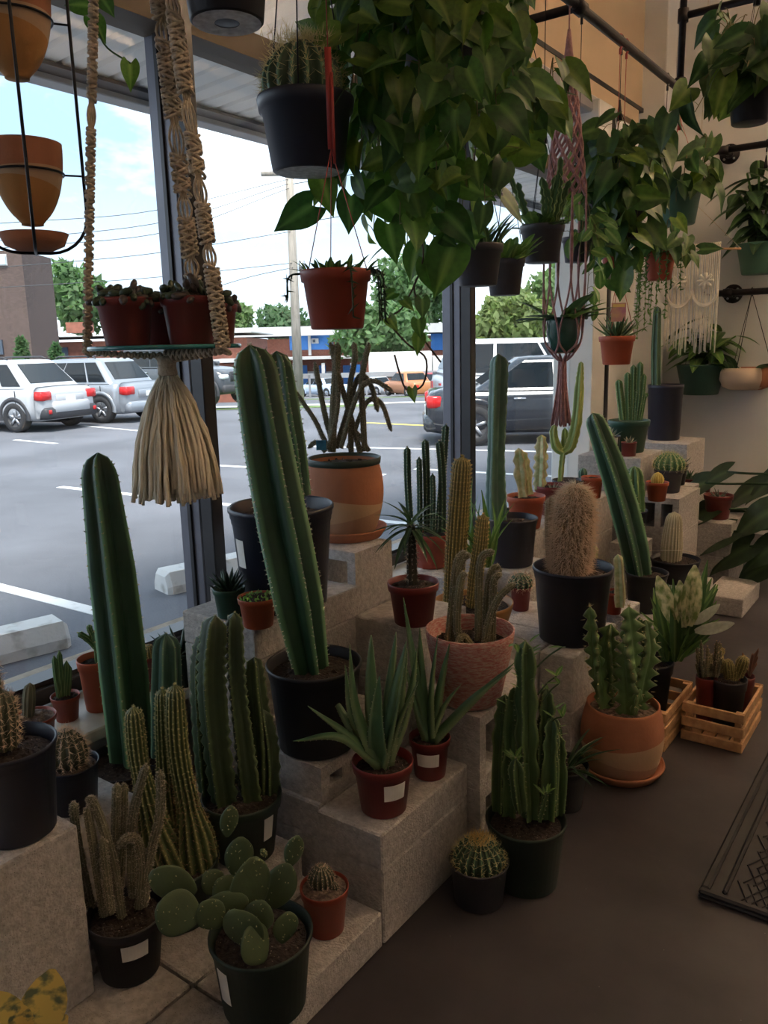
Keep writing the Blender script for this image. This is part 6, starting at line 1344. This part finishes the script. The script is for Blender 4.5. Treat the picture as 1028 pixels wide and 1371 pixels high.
for k in range(16):
    a = nrg.uniform(0, 2*pi); d = V(cos(a), sin(a), 0); L_ = nrg.uniform(.10, .42); pts = [d*r*.9+V(0, 0, h*.97), d*(r+.02)+V(0, 0, h*.85), d*(r+.025)+V(0, 0, h*.85-L_)]; mb = MB(); pa = spline(pts, int(12+L_*60)); mb.tube(pa, .0015, 4)
    for q in pa[3:]:
        mb.spines([q, q], [nrg.normal(size=3)+V(0, 0, -.5), nrg.normal(size=3)], .024, .0055)
    mb.build('bead_strand', L_lance[1], t)
t, p, r, h, po = hung('hanging_gasteria', 'pointed gasteria rosette in a red hanging pot with a purple tag', 826, 450, 48, depth(at_x(826, 450, PX)), .78, M_orange); rosette(t, V(0, 0, h*.88), 26, .15, .022, C_aloe, .008, (.3, 1.3), .2, .4, 61); hanger(t, p, r, h, PZ, M_redw, apex=.26)
mb = MB(); q = on_face(828, 418, p, -r*.9)-p; mb.obox(q, R0*.032, F0*.001, V(0, 0, .040)); tg = mb.build('plant_tag', mat('purple_tag', (.34, .07, .30), .5, col2=(.70, .45, .22), scale=9), t, False); mb = MB(); mb.obox(q+V(0, 0, .028)-F0*.002, R0*.026, F0*.0006, V(0, 0, .006)); mb.build('tag_band', mat('yellow_print', (.75, .55, .2), .6), tg, False)
# --- top right dark foliage
bushy('hanging_pothos', 'dark pothos in a black pot hanging from the side pipe', 1006, 118, 2.9, 62, .72, M_black, [(960, 60, -.1), (940, 110, -.1), (980, 90, -.2), (1010, 60, -.2), (1030, 100, -.15), (930, 150, 0), (960, 30, .0), (1000, 20, 0), (1035, 40, -.1), (985, 130, -.1), (945, 90, .1), (1045, 130, -.1), (970, 10, .05), (1020, 5, .1), (900, 165, 0), (960, 120, -.2), (1000, 90, -.25)], POTHOS, .12, .072, PZ+.33)
# --- end wall baskets
def wallplant(name, label, cx, cy, w, asp, m, zt, kind='nursery', Y=YB-.16):
    q = at_y(cx, cy, Y); D = depth(q); return hung(name, label, cx, cy, w, D, asp, m, kind)
t, p, r, h, po = wallplant('hanging_leafy_basket', 'long leaved plant in a ribbed green basket on the upper wall pipe', 1018, 326, 60, .66, M_pgreen, ZP1, 'plain'); st = MB()
for k, (x, y) in enumerate(((1000, 232), (985, 255), (1015, 215), (1035, 240))):
    b = on_face(x, y, p)-p; pa = spline([V(0, 0, h*.9), V(b[0]*.4, b[1]*.4, h+.2), b], 14); st.tube(pa, .007, 6)
    for j in range(2, 14):
        a = j*2.4+k; d = V(cos(a), sin(a), -.25); put_leaf(t, LANCE[0 if j % 2 else 2], pa[j], d, V(0, 0, 1), nrg.uniform(.20, .30), sx=1.1)
st.build('stems', L_lance[1], t); hanger(t, p, r, h, ZP1, apex=.5)
t, p, r, h, po = wallplant('hanging_leafy_basket', 'bright lance leaved plant in a ribbed green basket on the lower wall pipe', 939, 488, 64, .62, M_greenp, ZP2, 'plain'); st = MB()
for k, (x, y) in enumerate(((925, 440), (950, 425), (965, 445), (905, 455), (985, 450), (940, 455))):
    b = on_face(x, y, p)-p; pa = spline([V(0, 0, h*.9), V(b[0]*.5, b[1]*.5, h+.12), b], 10); st.tube(pa, .006, 6)
    for j in range(2, 10):
        a = j*2.4+k; d = V(cos(a), sin(a), -.1); put_leaf(t, LANCE[1 if j % 3 else 0], pa[j], d, V(0, 0, 1), nrg.uniform(.16, .26), sx=1.1)
st.build('stems', L_lance[1], t); hanger(t, p, r, h, ZP2, apex=.35); mb = MB(); mb.tube([V(0, -.01, ZP2-p[2]), V(0, .16, ZP2-p[2])], .006, 8); mb.build('wall_peg', M_pipe, t)
q = at_y(1000, 492, YB-.16); D = depth(q); r = 34*D/F_PX; p = V(q[0], q[1], q[2]-.15); t = empty('hanging_half_dipped_bowl', p, 'terracotta bowl half dipped in cream paint on the lower wall pipe', 'hanging plant', GRP)
mb = MB(); mb.lathe([(0, 0), (r*.6, 0), (r*.86, .02), (r, .07), (r*.98, .12), (r*.9, .15), (r*.86, .15), (r*.9, .08), (0, .06)], 40); me = mb.mesh('bowl', [mat('cream_paint', (.66, .50, .36), .7, .1, 8), M_terra])
for f in me.polygons: f.material_index = 0 if f.center@Vector(R0) < r*.2 else 1
link('bowl', me, t); add_soil(t, r*.86, .13, M_soil); sprigs(t, r, .15, 12, .22, [LANCE[2]], .6)
mb = MB(); ap = .15+(q[2]*0)+.50
for a in (.3, 2.4, 4.5): mb.tube([V(r*.9*cos(a), r*.9*sin(a), .15), V(0, 0, ap)], .0025, 5)
mb.tube([V(0, 0, ap), V(0, 0, ZP2-p[2]-.01)], .003, 5); mb.tube([V(0, .026*sin(a), ZP2-p[2]+.028*(-cos(a))) for a in np.linspace(.2, 4.4, 12)], .003, 5); mb.build('hanger_wires', M_wire, t)
# macrame wall hanging
Yw = 5.55; a0, a1 = at_y(890, 333, Yw), at_y(992, 333, Yw); pk = at_y(934, 276, Yw); t = empty('macrame_wall_hanging', (pk[0], Yw+.04, a0[2]), 'cream fringed macrame hanging on a rod before the end wall', 'wall hanging'); o = V(*t.location)
mb = MB(); mb.tube([a0-o, a1-o], .007, 8); mb.build('rod', M_wood, t)
mb = MB(); mb.tube([a0-o, pk-o, a1-o], .002, 5); mb.tube([pk-o, V(pk[0], Yw, ZC)-o], .0015, 6); mb.build('string', M_rope, t)
fl, fr_ = at_y(893, 333, Yw)[0], at_y(966, 333, Yw)[0]; zb_ = at_y(925, 472, Yw)[2]-o[2]; wd = fr_-fl
for k in range(30):
    x = fl+wd*(k+.5)/30-o[0]; u = (k+.5)/30; e = zb_*(1-.06*sin(u*9)**2); mb = MB(); y0 = -.04
    mb.tube(spline([V(x, y0, .0), V(x, y0-.012, .008), V(x, y0-.014, -.03), V(x+nrg.uniform(-.006, .006), y0-.008, e*.5), V(x+nrg.uniform(-.01, .01), y0-.006, e+nrg.uniform(-.03, .03))], 12), .0042, 5); mb.build('fringe_cord', M_wool, t)
for c_ in (.28, .76):
    cx = fl+wd*c_-o[0]; mb = MB()
    for j in range(9): mb.tube([V(cx+wd*.23*cos(a), -.062, zb_*.40+.10*sin(a)-.006*j+.004*j*j*0) for a in np.linspace(pi+.1, 2*pi-.1, 16)], .006, 5) if j < 3 else None
    for j in range(8): a = j*pi/4; mb.tube([V(cx, -.062, zb_*.33), V(cx+.05*cos(a), -.068, zb_*.33+.05*sin(a))], .010, 6)
    mb.build('knotted_motif', M_wool, t)
